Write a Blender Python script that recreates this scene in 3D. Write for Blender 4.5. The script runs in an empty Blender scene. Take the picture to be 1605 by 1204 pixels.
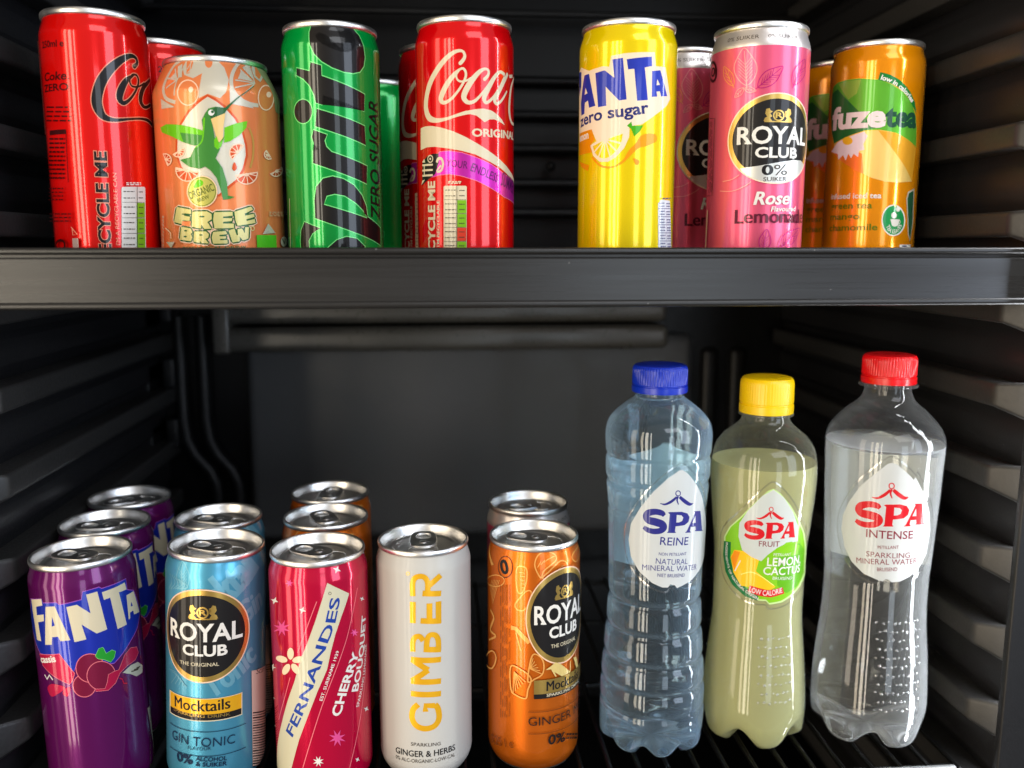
import bpy, bmesh, math, random
from mathutils import Vector, Matrix

# ------------------------------------------------------------------ camera, world, light
SC = bpy.context.scene
COL = SC.collection
PSI, TH, FPX, CX, CY = math.radians(4.6), math.radians(9.0), 1370.0, 802.5, 602.0
FWD = Vector((math.sin(PSI)*math.cos(TH), math.cos(PSI)*math.cos(TH), -math.sin(TH)))
RGT = Vector((math.cos(PSI), -math.sin(PSI), 0))
UPV = RGT.cross(FWD)
EYE = 1.30                                   # eye level above the room floor, metres
CAM = Vector((0, 0, EYE))
cd = bpy.data.cameras.new('camera')
cam = bpy.data.objects.new('camera', cd)
COL.objects.link(cam)
m3 = Matrix((RGT, UPV, -FWD)).transposed()
cam.matrix_world = Matrix.Translation(CAM) @ m3.to_4x4()
cd.sensor_width = 36.0
cd.lens = 36.0*FPX/1605.0
cd.clip_start = 0.01
cd.clip_end = 50
cd.dof.use_dof = True
cd.dof.focus_distance = 0.475
cd.dof.aperture_fstop = 4.8
SC.camera = cam

W = bpy.data.worlds.new('World')
SC.world = W
W.use_nodes = True
wb = W.node_tree.nodes['Background']
# the room: warm on the left, cooler daylight on the right, darker towards the floor
wn = W.node_tree
tcw = wn.nodes.new('ShaderNodeTexCoord')
sxw = wn.nodes.new('ShaderNodeSeparateXYZ')
wn.links.new(tcw.outputs['Generated'], sxw.inputs[0])
mrx = wn.nodes.new('ShaderNodeMapRange')
mrx.inputs['From Min'].default_value, mrx.inputs['From Max'].default_value = -0.7, 0.8
wn.links.new(sxw.outputs['X'], mrx.inputs[0])
mxw = wn.nodes.new('ShaderNodeMix')
mxw.data_type = 'RGBA'
mxw.inputs[6].default_value = (1.0, 0.80, 0.54, 1)
mxw.inputs[7].default_value = (0.70, 0.82, 1.0, 1)
wn.links.new(mrx.outputs[0], mxw.inputs[0])
wn.links.new(mxw.outputs[2], wb.inputs[0])
mrz = wn.nodes.new('ShaderNodeMapRange')
mrz.inputs['From Min'].default_value, mrz.inputs['From Max'].default_value = -0.6, 0.3
mrz.inputs['To Min'].default_value, mrz.inputs['To Max'].default_value = 0.14, 0.38
wn.links.new(sxw.outputs['Z'], mrz.inputs[0])
wn.links.new(mrz.outputs[0], wb.inputs[1])

def area(name, loc, target, sx, sy, power, color):
    l = bpy.data.lights.new(name, 'AREA')
    l.shape = 'RECTANGLE'
    l.size, l.size_y = sx, sy
    l.energy = power
    l.color = color
    o = bpy.data.objects.new(name, l)
    COL.objects.link(o)
    o.location = loc
    d = (Vector(target)-Vector(loc)).normalized()
    o.rotation_euler = d.to_track_quat('-Z', 'Y').to_euler()
    return o

def room(az, dist, z):                       # a place in the room in front of the fridge
    a = math.radians(az)
    return (math.sin(a)*dist, 0.48-math.cos(a)*dist, EYE+z)

TGT = (0.03, 0.48, EYE-0.1)
area('window_or_fill_light', room(-27, 2.4, -0.25), TGT, 0.10, 2.4, 8, (1.0, 0.90, 0.74))
area('window_or_fill_light', room(-36, 2.4, -0.25), TGT, 0.26, 2.4, 19, (1.0, 0.88, 0.70))
area('window_or_fill_light', room(-46, 2.4, -0.25), TGT, 0.22, 2.4, 12, (1.0, 0.84, 0.62))
area('window_or_fill_light', room(-66, 2.0, -0.1), TGT, 0.40, 2.0, 9, (1.0, 0.85, 0.66))
area('window_or_fill_light', room(16, 3.0, -0.35), TGT, 0.6, 2.0, 12, (0.78, 0.89, 1.0))
area('window_or_fill_light', room(46, 2.4, 0.35), TGT, 0.8, 1.6, 19, (0.74, 0.84, 1.0))
area('window_or_fill_light', room(24, 1.9, 1.35), TGT, 1.3, 0.9, 14, (0.92, 0.95, 1.0))  # added soft overhead fill that brightens the back labels of the bottles
area('fridge_light', (0.3225, 0.4300, EYE-0.06), (-0.0525, 0.7600, EYE-0.06), 0.016, 0.66, 0.8, (0.93, 0.96, 1.0))

vs = SC.view_settings
SC.display_settings.display_device = 'sRGB'
vs.view_transform = 'Standard'
vs.look = 'None'
vs.exposure = 0.15
vs.gamma = 1.0
vs.use_curve_mapping = False
SC.render.engine = 'CYCLES'
cy = SC.cycles
cy.use_denoising = True
cy.max_bounces = 14
cy.transmission_bounces = 12
cy.transparent_max_bounces = 16
cy.glossy_bounces = 5
cy.diffuse_bounces = 3
cy.caustics_reflective = False
cy.caustics_refractive = True
cy.sample_clamp_indirect = 25.0
cy.blur_glossy = 0.5

# ------------------------------------------------------------------ materials
def S(r, g, b):
    f = lambda c: (c/255/12.92) if c/255 <= 0.04045 else ((c/255+0.055)/1.055)**2.4
    return (f(r), f(g), f(b))

MATS = {}
def ink(c, metal=0.0, rough=0.35, coat=0.6, crough=0.05):
    key = (tuple(round(x, 4) for x in c), metal, rough, coat)
    if key in MATS:
        return MATS[key]
    m = bpy.data.materials.new('printed_ink')
    m.use_nodes = True
    p = m.node_tree.nodes['Principled BSDF']
    p.inputs['Base Color'].default_value = (*c, 1)
    p.inputs['Metallic'].default_value = metal
    p.inputs['Roughness'].default_value = rough
    p.inputs['Coat Weight'].default_value = coat*0.75
    p.inputs['Specular IOR Level'].default_value = 0.15
    p.inputs['Coat Roughness'].default_value = crough
    nt = m.node_tree                          # the thin wall is never perfectly true
    tc = nt.nodes.new('ShaderNodeTexCoord')
    n = nt.nodes.new('ShaderNodeTexNoise')
    n.inputs['Scale'].default_value = 42
    n.inputs['Detail'].default_value = 2.5
    nt.links.new(tc.outputs['Object'], n.inputs['Vector'])
    b = nt.nodes.new('ShaderNodeBump')
    b.inputs['Strength'].default_value = 0.07
    b.inputs['Distance'].default_value = 0.0010
    nt.links.new(n.outputs[0], b.inputs['Height'])
    nt.links.new(b.outputs[0], p.inputs['Normal'])
    nt.links.new(b.outputs[0], p.inputs['Coat Normal'])
    MATS[key] = m
    return m

def plastic(name, c, rough, noise=0.0, bump=0.0, scale=60, stretch=(1, 1, 1)):
    m = bpy.data.materials.new(name)
    m.use_nodes = True
    nt = m.node_tree
    p = nt.nodes['Principled BSDF']
    p.inputs['Base Color'].default_value = (*c, 1)
    p.inputs['Roughness'].default_value = rough
    if noise or bump:
        tc = nt.nodes.new('ShaderNodeTexCoord')
        mp = nt.nodes.new('ShaderNodeMapping')
        mp.inputs['Scale'].default_value = stretch
        n = nt.nodes.new('ShaderNodeTexNoise')
        n.inputs['Scale'].default_value = scale
        n.inputs['Detail'].default_value = 6
        nt.links.new(tc.outputs['Object'], mp.inputs[0])
        nt.links.new(mp.outputs[0], n.inputs['Vector'])
        mr = nt.nodes.new('ShaderNodeMapRange')
        mr.inputs['From Min'].default_value = 0.3
        mr.inputs['From Max'].default_value = 0.7
        mr.inputs['To Min'].default_value = rough-noise
        mr.inputs['To Max'].default_value = rough+noise
        nt.links.new(n.outputs[0], mr.inputs[0])
        nt.links.new(mr.outputs[0], p.inputs['Roughness'])
        if bump:
            b = nt.nodes.new('ShaderNodeBump')
            b.inputs['Strength'].default_value = bump
            b.inputs['Distance'].default_value = 0.0004
            nt.links.new(n.outputs[0], b.inputs['Height'])
            nt.links.new(b.outputs[0], p.inputs['Normal'])
    return m

ALU = plastic('aluminium', (0.92, 0.91, 0.89), 0.34, 0.06, 0.0, 90)
ALU.node_tree.nodes['Principled BSDF'].inputs['Metallic'].default_value = 1
BLACK = plastic('black_plastic', (0.010, 0.010, 0.0115), 0.42, 0.08, 0.25, 900)
BLACK_GLOSS = plastic('black_gloss', (0.004, 0.004, 0.0045), 0.45, 0.05, 0.1, 500)
BLACK_GLOSS.node_tree.nodes['Principled BSDF'].inputs['Specular IOR Level'].default_value = 0.3
TRIM = plastic('trim_plastic', (0.016, 0.0150, 0.0142), 0.29, 0.04, 0.10, 60, (0.15, 1, 8))
def specks(m, scale, size, c):              # crumbs and little chips
    nt = m.node_tree
    p = nt.nodes['Principled BSDF']
    tc = nt.nodes.new('ShaderNodeTexCoord')
    v = nt.nodes.new('ShaderNodeTexVoronoi')
    v.inputs['Scale'].default_value = scale
    lt = nt.nodes.new('ShaderNodeMath')
    lt.operation = 'LESS_THAN'
    lt.inputs[1].default_value = size
    mx = nt.nodes.new('ShaderNodeMix')
    mx.data_type = 'RGBA'
    mx.inputs[6].default_value = p.inputs['Base Color'].default_value
    mx.inputs[7].default_value = (*c, 1)
    nt.links.new(tc.outputs['Object'], v.inputs['Vector'])
    nt.links.new(v.outputs['Distance'], lt.inputs[0])
    nt.links.new(lt.outputs[0], mx.inputs[0])
    nt.links.new(mx.outputs[2], p.inputs['Base Color'])
specks(TRIM, 75, 0.028, (0.16, 0.155, 0.15))
specks(BLACK, 90, 0.03, (0.08, 0.08, 0.08))
PANEL = plastic('back_panel', (0.075, 0.077, 0.080), 0.46, 0.06, 0.1, 40)
WIRE = plastic('wire_coating', (0.005, 0.005, 0.005), 0.36)
WIRE.node_tree.nodes['Principled BSDF'].inputs['Specular IOR Level'].default_value = 0.3
GREY = plastic('cream_plastic', S(190, 185, 165), 0.4)

# ------------------------------------------------------------------ object helpers
def link(name, me, parent=None, mats=()):
    o = bpy.data.objects.new(name, me)
    COL.objects.link(o)
    for m in mats:
        me.materials.append(m)
    if parent:
        o.parent = parent
    return o

def empty(name, loc, label=None, cat=None, group=None):
    o = bpy.data.objects.new(name, None)
    COL.objects.link(o)
    o.location = loc
    o.empty_display_size = 0.02
    if label: o['label'] = label
    if cat: o['category'] = cat
    if group: o['group'] = group
    return o

def smooth(me, ang=None):
    for p in me.polygons:
        p.use_smooth = True
    if ang is not None:
        me.set_sharp_from_angle(angle=math.radians(ang))

def box_bm(bm, x0, x1, y0, y1, z0, z1, bev=0.0):
    vs_ = [bm.verts.new((x, y, z)) for x in (x0, x1) for y in (y0, y1) for z in (z0, z1)]
    q = [(0, 1, 3, 2), (4, 6, 7, 5), (0, 4, 5, 1), (2, 3, 7, 6), (0, 2, 6, 4), (1, 5, 7, 3)]
    fs = [bm.faces.new([vs_[i] for i in f]) for f in q]
    bmesh.ops.recalc_face_normals(bm, faces=fs)
    if bev:
        es = {e for f in fs for e in f.edges}
        bmesh.ops.bevel(bm, geom=list(es), offset=bev, segments=3, profile=0.5, affect='EDGES')

def bm_obj(name, bm, mat, parent=None, ang=40):
    me = bpy.data.meshes.new(name)
    bm.to_mesh(me)
    bm.free()
    smooth(me, ang)
    return link(name, me, parent, (mat,))

def tube_bm(bm, pts, r, n=10):
    rings = []
    for i, p in enumerate(pts):
        p = Vector(p)
        a = Vector(pts[max(i-1, 0)])
        b = Vector(pts[min(i+1, len(pts)-1)])
        t = (b-a).normalized()
        s = t.orthogonal().normalized() if i == 0 else (s_prev-t*s_prev.dot(t)).normalized()
        s_prev = s
        q = t.cross(s)
        rings.append([bm.verts.new(p+(s*math.cos(2*math.pi*k/n)+q*math.sin(2*math.pi*k/n))*r) for k in range(n)])
    for A, B in zip(rings, rings[1:]):
        for k in range(n):
            bm.faces.new((A[k], A[(k+1) % n], B[(k+1) % n], B[k]))
    bm.faces.new(list(reversed(rings[0])))
    bm.faces.new(rings[-1])

def lathe_pts(prof, n=96):
    """prof: list of (r, z) in mm from bottom to top; returns verts (m) and quads"""
    V, F = [], []
    for r, z in prof:
        for k in range(n):
            a = 2*math.pi*k/n
            V.append((r*math.sin(a)/1000, -r*math.cos(a)/1000, z/1000))
    for i in range(len(prof)-1):
        for k in range(n):
            k2 = (k+1) % n
            F.append((i*n+k, i*n+k2, (i+1)*n+k2, (i+1)*n+k))
    return V, F

# ------------------------------------------------------------------ lettering
GC = {}
def glyphs(s, offset=0.0, shear=0.0, space=1.0):
    key = (s, offset, shear, space)
    if key in GC:
        return GC[key]
    cu = bpy.data.curves.new('lettering', 'FONT')
    cu.body = s
    cu.offset = offset
    cu.shear = shear
    cu.space_character = space
    cu.resolution_u = 3
    cu.fill_mode = 'FRONT'
    o = bpy.data.objects.new('lettering', cu)
    me = o.to_mesh()
    V = [(v.co.x, v.co.y) for v in me.vertices]
    F = [tuple(p.vertices) for p in me.polygons]
    o.to_mesh_clear()
    bpy.data.objects.remove(o)
    bpy.data.curves.remove(cu)
    GC[key] = (V, F)
    return V, F
CAPH = max(v[1] for v in glyphs('H')[0])

def catmull(pts, sub=6, closed=False):
    if len(pts) < 3:
        return [tuple(p) for p in pts]
    out = []
    n = len(pts)
    rng = range(n if closed else n-1)
    for i in rng:
        g = lambda k: pts[k % n] if closed else pts[min(max(k, 0), n-1)]
        p0, p1, p2, p3 = g(i-1), g(i), g(i+1), g(i+2)
        for j in range(sub):
            t = j/sub
            out.append(tuple(0.5*((2*b)+(c-a)*t+(2*a-5*b+4*c-d)*t*t+(3*b-a-3*c+d)*t**3)
                             for a, b, c, d in zip(p0, p1, p2, p3)))
    if not closed:
        out.append(tuple(pts[-1]))
    return out

NSEG = 96
class Print:
    """Artwork printed on a round container: 2-D shapes in millimetres (u round the wall from the
    front, v up from the base), cut along the wall's facets and laid on it layer by layer."""
    def __init__(s, mat_inv, prof):
        s.Mi = mat_inv
        s.prof = prof                        # [(r, v)] rising
        s.R = max(r for r, v in prof)
        s.du = 2*math.pi*s.R/NSEG
        s.bm = bmesh.new()
        s.z = 0.03
        s.mats = []
        s.org = (0, 0, 1)
    def rad(s, v):
        P = s.prof
        if v <= P[0][1]: return P[0][0]
        for (r0, v0), (r1, v1) in zip(P, P[1:]):
            if v <= v1:
                return r0+(r1-r0)*(v-v0)/(v1-v0+1e-9)
        return P[-1][0]
    def crop(s, ox, oy, sc):
        s.org = (ox, oy, sc)
        return s
    def at(s, x, y):
        px, py = s.org[0]+x/s.org[2], s.org[1]+y/s.org[2]
        d = FWD+RGT*((px-CX)/FPX)-UPV*((py-CY)/FPX)
        o = s.Mi @ CAM
        d = s.Mi.to_3x3() @ d
        R = s.R/1000
        for _ in range(4):
            a = d.x*d.x+d.y*d.y
            b = o.x*d.x+o.y*d.y
            c = o.x*o.x+o.y*o.y-R*R
            disc = max(b*b-a*c, 0.0)
            t = (-b-math.sqrt(disc))/a
            p = o+d*t
            v = p.z*1000
            R = s.rad(v)/1000
        ph = math.atan2(p.x, -p.y)
        return (ph*s.R, v)
    def mi(s, m):
        if m not in s.mats:
            s.mats.append(m)
        return s.mats.index(m)
    def lay(s, dz=0.005):
        s.z += dz
        return s.z
    def faces(s, V, F, m):
        vs_ = [s.bm.verts.new(p) for p in V]
        k = s.mi(m)
        for f in F:
            if len(set(f)) < 3: continue
            try:
                fc = s.bm.faces.new([vs_[i] for i in f])
                fc.material_index = k
            except ValueError:
                pass
    # shapes: pts in photo coordinates of the current crop unless uv=True
    def conv(s, pts, uv):
        return [tuple(p[:2]) if uv else s.at(p[0], p[1]) for p in pts]
    def poly(s, pts, m, uv=False, sm=False, line=None):
        Q = s.conv(pts, uv)
        if sm: Q = catmull(Q, 5, True)
        if line:
            s.stroke([(q[0], q[1], line[1]) for q in Q], line[0], True, closed=True, sm=False)
        z = s.lay()
        s.faces([(q[0], q[1], z) for q in Q], [tuple(range(len(Q)))], m)
        return s
    def ell(s, cx, cy, rx, ry, m, uv=False, a0=0, a1=360, n=48, rot=0):
        P = []
        c, sn = math.cos(math.radians(rot)), math.sin(math.radians(rot))
        for k in range(n):
            a = math.radians(a0+(a1-a0)*k/(n-(0 if a1-a0 == 360 else 1)))
            x, y = rx*math.cos(a), ry*math.sin(a)
            P.append((cx+x*c-y*sn, cy+x*sn+y*c))
        return s.poly(P, m, uv)
    def ring(s, cx, cy, rx, ry, w, m, uv=False, a0=0, a1=360, n=40):
        P = [(cx+rx*math.cos(math.radians(a0+(a1-a0)*k/n)), cy+ry*math.sin(math.radians(a0+(a1-a0)*k/n)), w) for k in range(n+1)]
        return s.stroke(P, m, uv, sm=False)
    def stroke(s, pts, m, uv=False, closed=False, sm=True, w=None, caps=False):
        """pts (x, y, width): a pen line whose width follows the third number"""
        Q = []
        for p in pts:
            wd = p[2] if len(p) > 2 else w
            if uv:
                Q.append((p[0], p[1], wd))
            else:
                a = s.at(p[0], p[1])
                b = s.at(p[0], p[1]-10)
                k = math.hypot(b[0]-a[0], b[1]-a[1])/10
                Q.append((a[0], a[1], wd*k))
        if sm: Q = catmull(Q, 7, closed)
        n = len(Q)
        z = s.lay()
        V, F = [], []
        for i, (x, y, wd) in enumerate(Q):
            a = Q[(i-1) % n] if closed else Q[max(i-1, 0)]
            b = Q[(i+1) % n] if closed else Q[min(i+1, n-1)]
            tx, ty = b[0]-a[0], b[1]-a[1]
            l = math.hypot(tx, ty) or 1e-9
            nx, ny = -ty/l*wd/2, tx/l*wd/2
            zz = z+0.004*i/n
            V += [(x+nx, y+ny, zz), (x-nx, y-ny, zz)]
        for i in range(n-1):
            F.append((2*i, 2*i+1, 2*i+3, 2*i+2))
        if closed:
            F.append((2*n-2, 2*n-1, 1, 0))
        if caps and not closed:
            for i, sg in ((0, -1), (n-1, 1)):
                x, y, wd = Q[i]
                j = 1 if i == 0 else n-2
                a = math.atan2(y-Q[j][1], x-Q[j][0])
                b0 = len(V)
                V += [(x+wd/2*math.cos(a+math.radians(t)), y+wd/2*math.sin(a+math.radians(t)), z+0.0045) for t in range(-90, 91, 15)]
                F.append(tuple(range(b0, len(V))))
        s.faces(V, F, m)
        s.z += 0.004
        return s
    def rect(s, p0, p1, m):
        (a, b), (c, d) = s.at(*p0), s.at(*p1)
        return s.poly([(a, b), (c, b), (c, d), (a, d)], m, True)
    def text(s, t, p0, p1, h, m, bold=0.0, shear=0.0, uv=False, fat=0.0, outline=None, space=1.0, path=None):
        """one line of lettering from p0 to p1 along its baseline, capital height h (crop px, or mm when uv)"""
        if path:
            B = s.conv(path, uv)
            B = catmull(B, 6) if len(B) > 2 else B
            a, b = path[0][:2], path[-1][:2]
        else:
            B = s.conv([p0, p1], uv)
            a, b = p0, p1
        if not uv:
            dx, dy = b[0]-a[0], b[1]-a[1]
            l = math.hypot(dx, dy)
            mx, my = (a[0]+b[0])/2, (a[1]+b[1])/2
            q0 = s.at(mx, my)
            q1 = s.at(mx+dy/l*h, my-dx/l*h)
            h = math.hypot(q1[0]-q0[0], q1[1]-q0[1])
        L = [0]
        for p, q in zip(B, B[1:]):
            L.append(L[-1]+math.hypot(q[0]-p[0], q[1]-p[1]))
        def on(d):
            i = 0
            while i < len(L)-2 and d > L[i+1]: i += 1
            k = (d-L[i])/(L[i+1]-L[i]+1e-9)
            p, q = B[i], B[i+1]
            l = math.hypot(q[0]-p[0], q[1]-p[1])+1e-9
            return (p[0]+(q[0]-p[0])*k, p[1]+(q[1]-p[1])*k, (q[0]-p[0])/l, (q[1]-p[1])/l)
        V0, _ = glyphs(t, 0.0, shear, space)
        x0, x1 = min(v[0] for v in V0), max(v[0] for v in V0)
        kx, ky = L[-1]/(x1-x0), h/CAPH
        def put(off, mm, dx=0.0):
            V, F = glyphs(t, off, shear, space)
            z = s.lay()
            Q = []
            for x, y in V:
                px, py, tx, ty = on((x-x0)*kx+dx)
                Q.append((px-ty*y*ky, py+tx*y*ky, z))
            s.faces(Q, F, mm)
        if outline:
            for om, ow in outline:
                put(bold+ow, om)
        if fat:
            for k in range(3):
                put(bold, m, fat*h*(k-1)/2)
        else:
            put(bold, m)
        return s
    def lines(s, x0, y0, x1, y1, rows, m, w=6, seed=1, vertical=False):
        """a block of tiny print too small to read"""
        rnd = random.Random(seed)
        for r in range(rows):
            t = (r+0.5)/rows
            if vertical:
                x = x0+(x1-x0)*t
                y = y0
                while y < y1:
                    l = rnd.uniform(.05, .16)*abs(y1-y0)
                    s.stroke([(x, y, w), (x, min(y+l, y1), w)], m, sm=False)
                    y += l+abs(y1-y0)*.03
            else:
                y = y0+(y1-y0)*t
                x = x0
                while x < x1:
                    l = rnd.uniform(.12, .3)*abs(x1-x0)
                    s.stroke([(x, y, w), (min(x+l, x1), y, w)], m, sm=False)
                    x += l+abs(x1-x0)*.07
        return s
    def solve(s):
        """cut along the facets and wrap; returns verts, faces, normals, material indices"""
        bm = s.bm
        if not bm.verts:
            return [], [], [], []
        big = [f for f in bm.faces if len(f.verts) > 4]
        if big: bmesh.ops.triangulate(bm, faces=big)
        us = [v.co.x for v in bm.verts]
        k0, k1 = math.floor(min(us)/s.du), math.ceil(max(us)/s.du)
        for k in range(k0, k1+1):
            bmesh.ops.bisect_plane(bm, geom=bm.verts[:]+bm.edges[:]+bm.faces[:], dist=1e-6, plane_co=(k*s.du, 0, 0), plane_no=(1, 0, 0))
        for lim, sg in ((s.prof[-1][1]-0.3, 1), (s.prof[0][1]+1.5, -1)):     # nothing printed past the wall's ends
            bmesh.ops.bisect_plane(bm, geom=bm.verts[:]+bm.edges[:]+bm.faces[:], dist=1e-6, plane_co=(0, lim, 0), plane_no=(0, sg, 0), clear_outer=True)
        vv = [v.co.y for v in bm.verts]
        for r, v in s.prof:
            if min(vv) < v < max(vv):
                bmesh.ops.bisect_plane(bm, geom=bm.verts[:]+bm.edges[:]+bm.faces[:], dist=1e-6, plane_co=(0, v, 0), plane_no=(0, 1, 0))
        bm.verts.index_update()
        V, N = [], []
        for w in bm.verts:
            u, v, off = w.co
            r = s.rad(v)+off
            k = math.floor(u/s.du+1e-7)
            t = u/s.du-k
            a, b = 2*math.pi*k/NSEG, 2*math.pi*(k+1)/NSEG
            x = r*(math.sin(a)*(1-t)+math.sin(b)*t)
            y = -r*(math.cos(a)*(1-t)+math.cos(b)*t)
            V.append((x/1000, y/1000, v/1000))
            ph = u/s.R
            sl = (s.rad(v+0.4)-s.rad(v-0.4))/0.8
            n = Vector((math.sin(ph), -math.cos(ph), -sl)).normalized()
            N.append(n)
        F, MI = [], []
        for f in bm.faces:
            idx = [x.index for x in f.verts]
            # outward winding
            if f.normal.z < 0: idx.reverse()
            F.append(tuple(idx))
            MI.append(f.material_index)
        bm.free()
        return V, F, N, MI

def mesh_with_normals(name, V, F, N, MI, mats):
    me = bpy.data.meshes.new(name)
    me.from_pydata(V, [], F)
    for m in mats:
        me.materials.append(m)
    me.polygons.foreach_set('material_index', MI)
    me.polygons.foreach_set('use_smooth', [True]*len(F))
    me.update()
    me.normals_split_custom_set_from_vertices([tuple(n) for n in N])
    return me

# ------------------------------------------------------------------ drink cans
def fillet(prof, n=5):
    return prof
SLIM = [(20.5, 0.6), (21.6, 0.0), (22.6, 0.5), (23.8, 2.2), (25.2, 4.6), (26.1, 7.2), (26.5, 9.6), (26.5, 40), (26.5, 80),
        (26.5, 121.5), (26.42, 123.0), (26.15, 124.4), (25.7, 126.0), (25.1, 127.8), (24.6, 129.4), (24.4, 130.6), (24.4, 131.6)]
FAT = [(23.0, 0.8), (24.2, 0.0), (25.4, 0.6), (28.0, 3.4), (31.0, 7.6), (32.6, 10.6), (33.0, 13.2), (33.0, 50), (33.0, 95.5), (32.85, 97.3),
       (32.3, 99.4), (31.2, 102.0), (29.6, 105.4), (28.2, 108.2), (27.2, 110.2), (26.6, 111.4), (26.3, 112.6)]

def lid_mesh(rim, top):
    k = rim/25.4
    P = [(24.3, -3.4), (25.0, -3.2), (25.35, -2.4), (25.4, -1.3), (25.2, -0.45), (24.75, 0.0), (24.2, -0.25), (23.8, -1.2),
         (23.3, -3.0), (22.5, -5.6), (21.9, -6.6), (21.3, -6.9), (20.8, -6.5), (20.4, -5.4), (20.0, -4.75), (19.4, -4.5), (17.2, -4.5),
         (16.7, -4.8), (16.2, -4.9), (10, -4.9), (0.01, -4.9)]
    V, F = lathe_pts([(r*k, z+top) for r, z in P], 96)
    me = bpy.data.meshes.new('lid')
    me.from_pydata(V, [], F)
    me.materials.append(ALU)
    # raised score ring of the pour opening
    smooth(me, 60)
    bm = bmesh.new()
    bm.from_mesh(me)
    z = (top-4.9)/1000
    pts = [(0.0085*k*math.cos(a), (-0.0085+0.0078*math.sin(a))*k, z) for a in [2*math.pi*i/40 for i in range(41)]]
    tube_bm(bm, pts, 0.00035, 6)
    bm.to_mesh(me)
    bm.free()
    smooth(me, 60)
    return me

def tab_mesh():
    cu = bpy.data.curves.new('pull_tab', 'CURVE')
    cu.dimensions = '2D'
    cu.fill_mode = 'BOTH'
    cu.extrude = 0.00030
    cu.bevel_depth = 0.00045
    cu.bevel_resolution = 2
    def loop(pts):
        sp = cu.splines.new('POLY')
        sp.points.add(len(pts)-1)
        for p, q in zip(sp.points, pts):
            p.co = (q[0]/1000, q[1]/1000, 0, 1)
        sp.use_cyclic_u = True
    def sup(cx, cy, rx, ry, e=2.6, n=36):
        o = []
        for i in range(n):
            a = 2*math.pi*i/n
            c, s_ = math.cos(a), math.sin(a)
            o.append((cx+rx*math.copysign(abs(c)**(2/e), c), cy+ry*math.copysign(abs(s_)**(2/e), s_)))
        return o
    loop(sup(0, 4, 7.2, 11.6, 2.9))
    loop(sup(0, 8.6, 4.6, 4.6, 2.6)[::-1])
    loop([(3.8*math.cos(a), -0.6+3.4*math.sin(a)) for a in [math.radians(20-220*i/14) for i in range(15)]] +
         [(2.9*math.cos(a), -0.6+2.5*math.sin(a)) for a in [math.radians(-200+220*i/14) for i in range(15)]])
    o = bpy.data.objects.new('pull_tab', cu)
    t = o.to_mesh()
    bm = bmesh.new()
    bm.from_mesh(t)
    o.to_mesh_clear()
    bpy.data.objects.remove(o)
    bpy.data.curves.remove(cu)
    for v in bm.verts:                        # the free end rises a little
        v.co.z += 0.0016+max(v.co.y, 0)*0.05
    # rivet
    rings = []
    for r, z in ((2.6, -0.4), (2.5, 2.1), (2.1, 2.7), (1.2, 2.9), (0.05, 2.9)):
        rings.append([bm.verts.new((r*math.cos(2*math.pi*i/20)/1000, (-0.9+r*math.sin(2*math.pi*i/20))/1000, z/1000)) for i in range(20)])
    for A, B in zip(rings, rings[1:]):
        for i in range(20):
            bm.faces.new((A[i], A[(i+1) % 20], B[(i+1) % 20], B[i]))
    me = bpy.data.meshes.new('pull_tab')
    bm.to_mesh(me)
    bm.free()
    me.materials.append(ALU)
    smooth(me, 50)
    return me

LID = {'slim': lid_mesh(25.4, 134.0), 'fat': lid_mesh(27.2, 115.0)}
TAB = tab_mesh()

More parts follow.
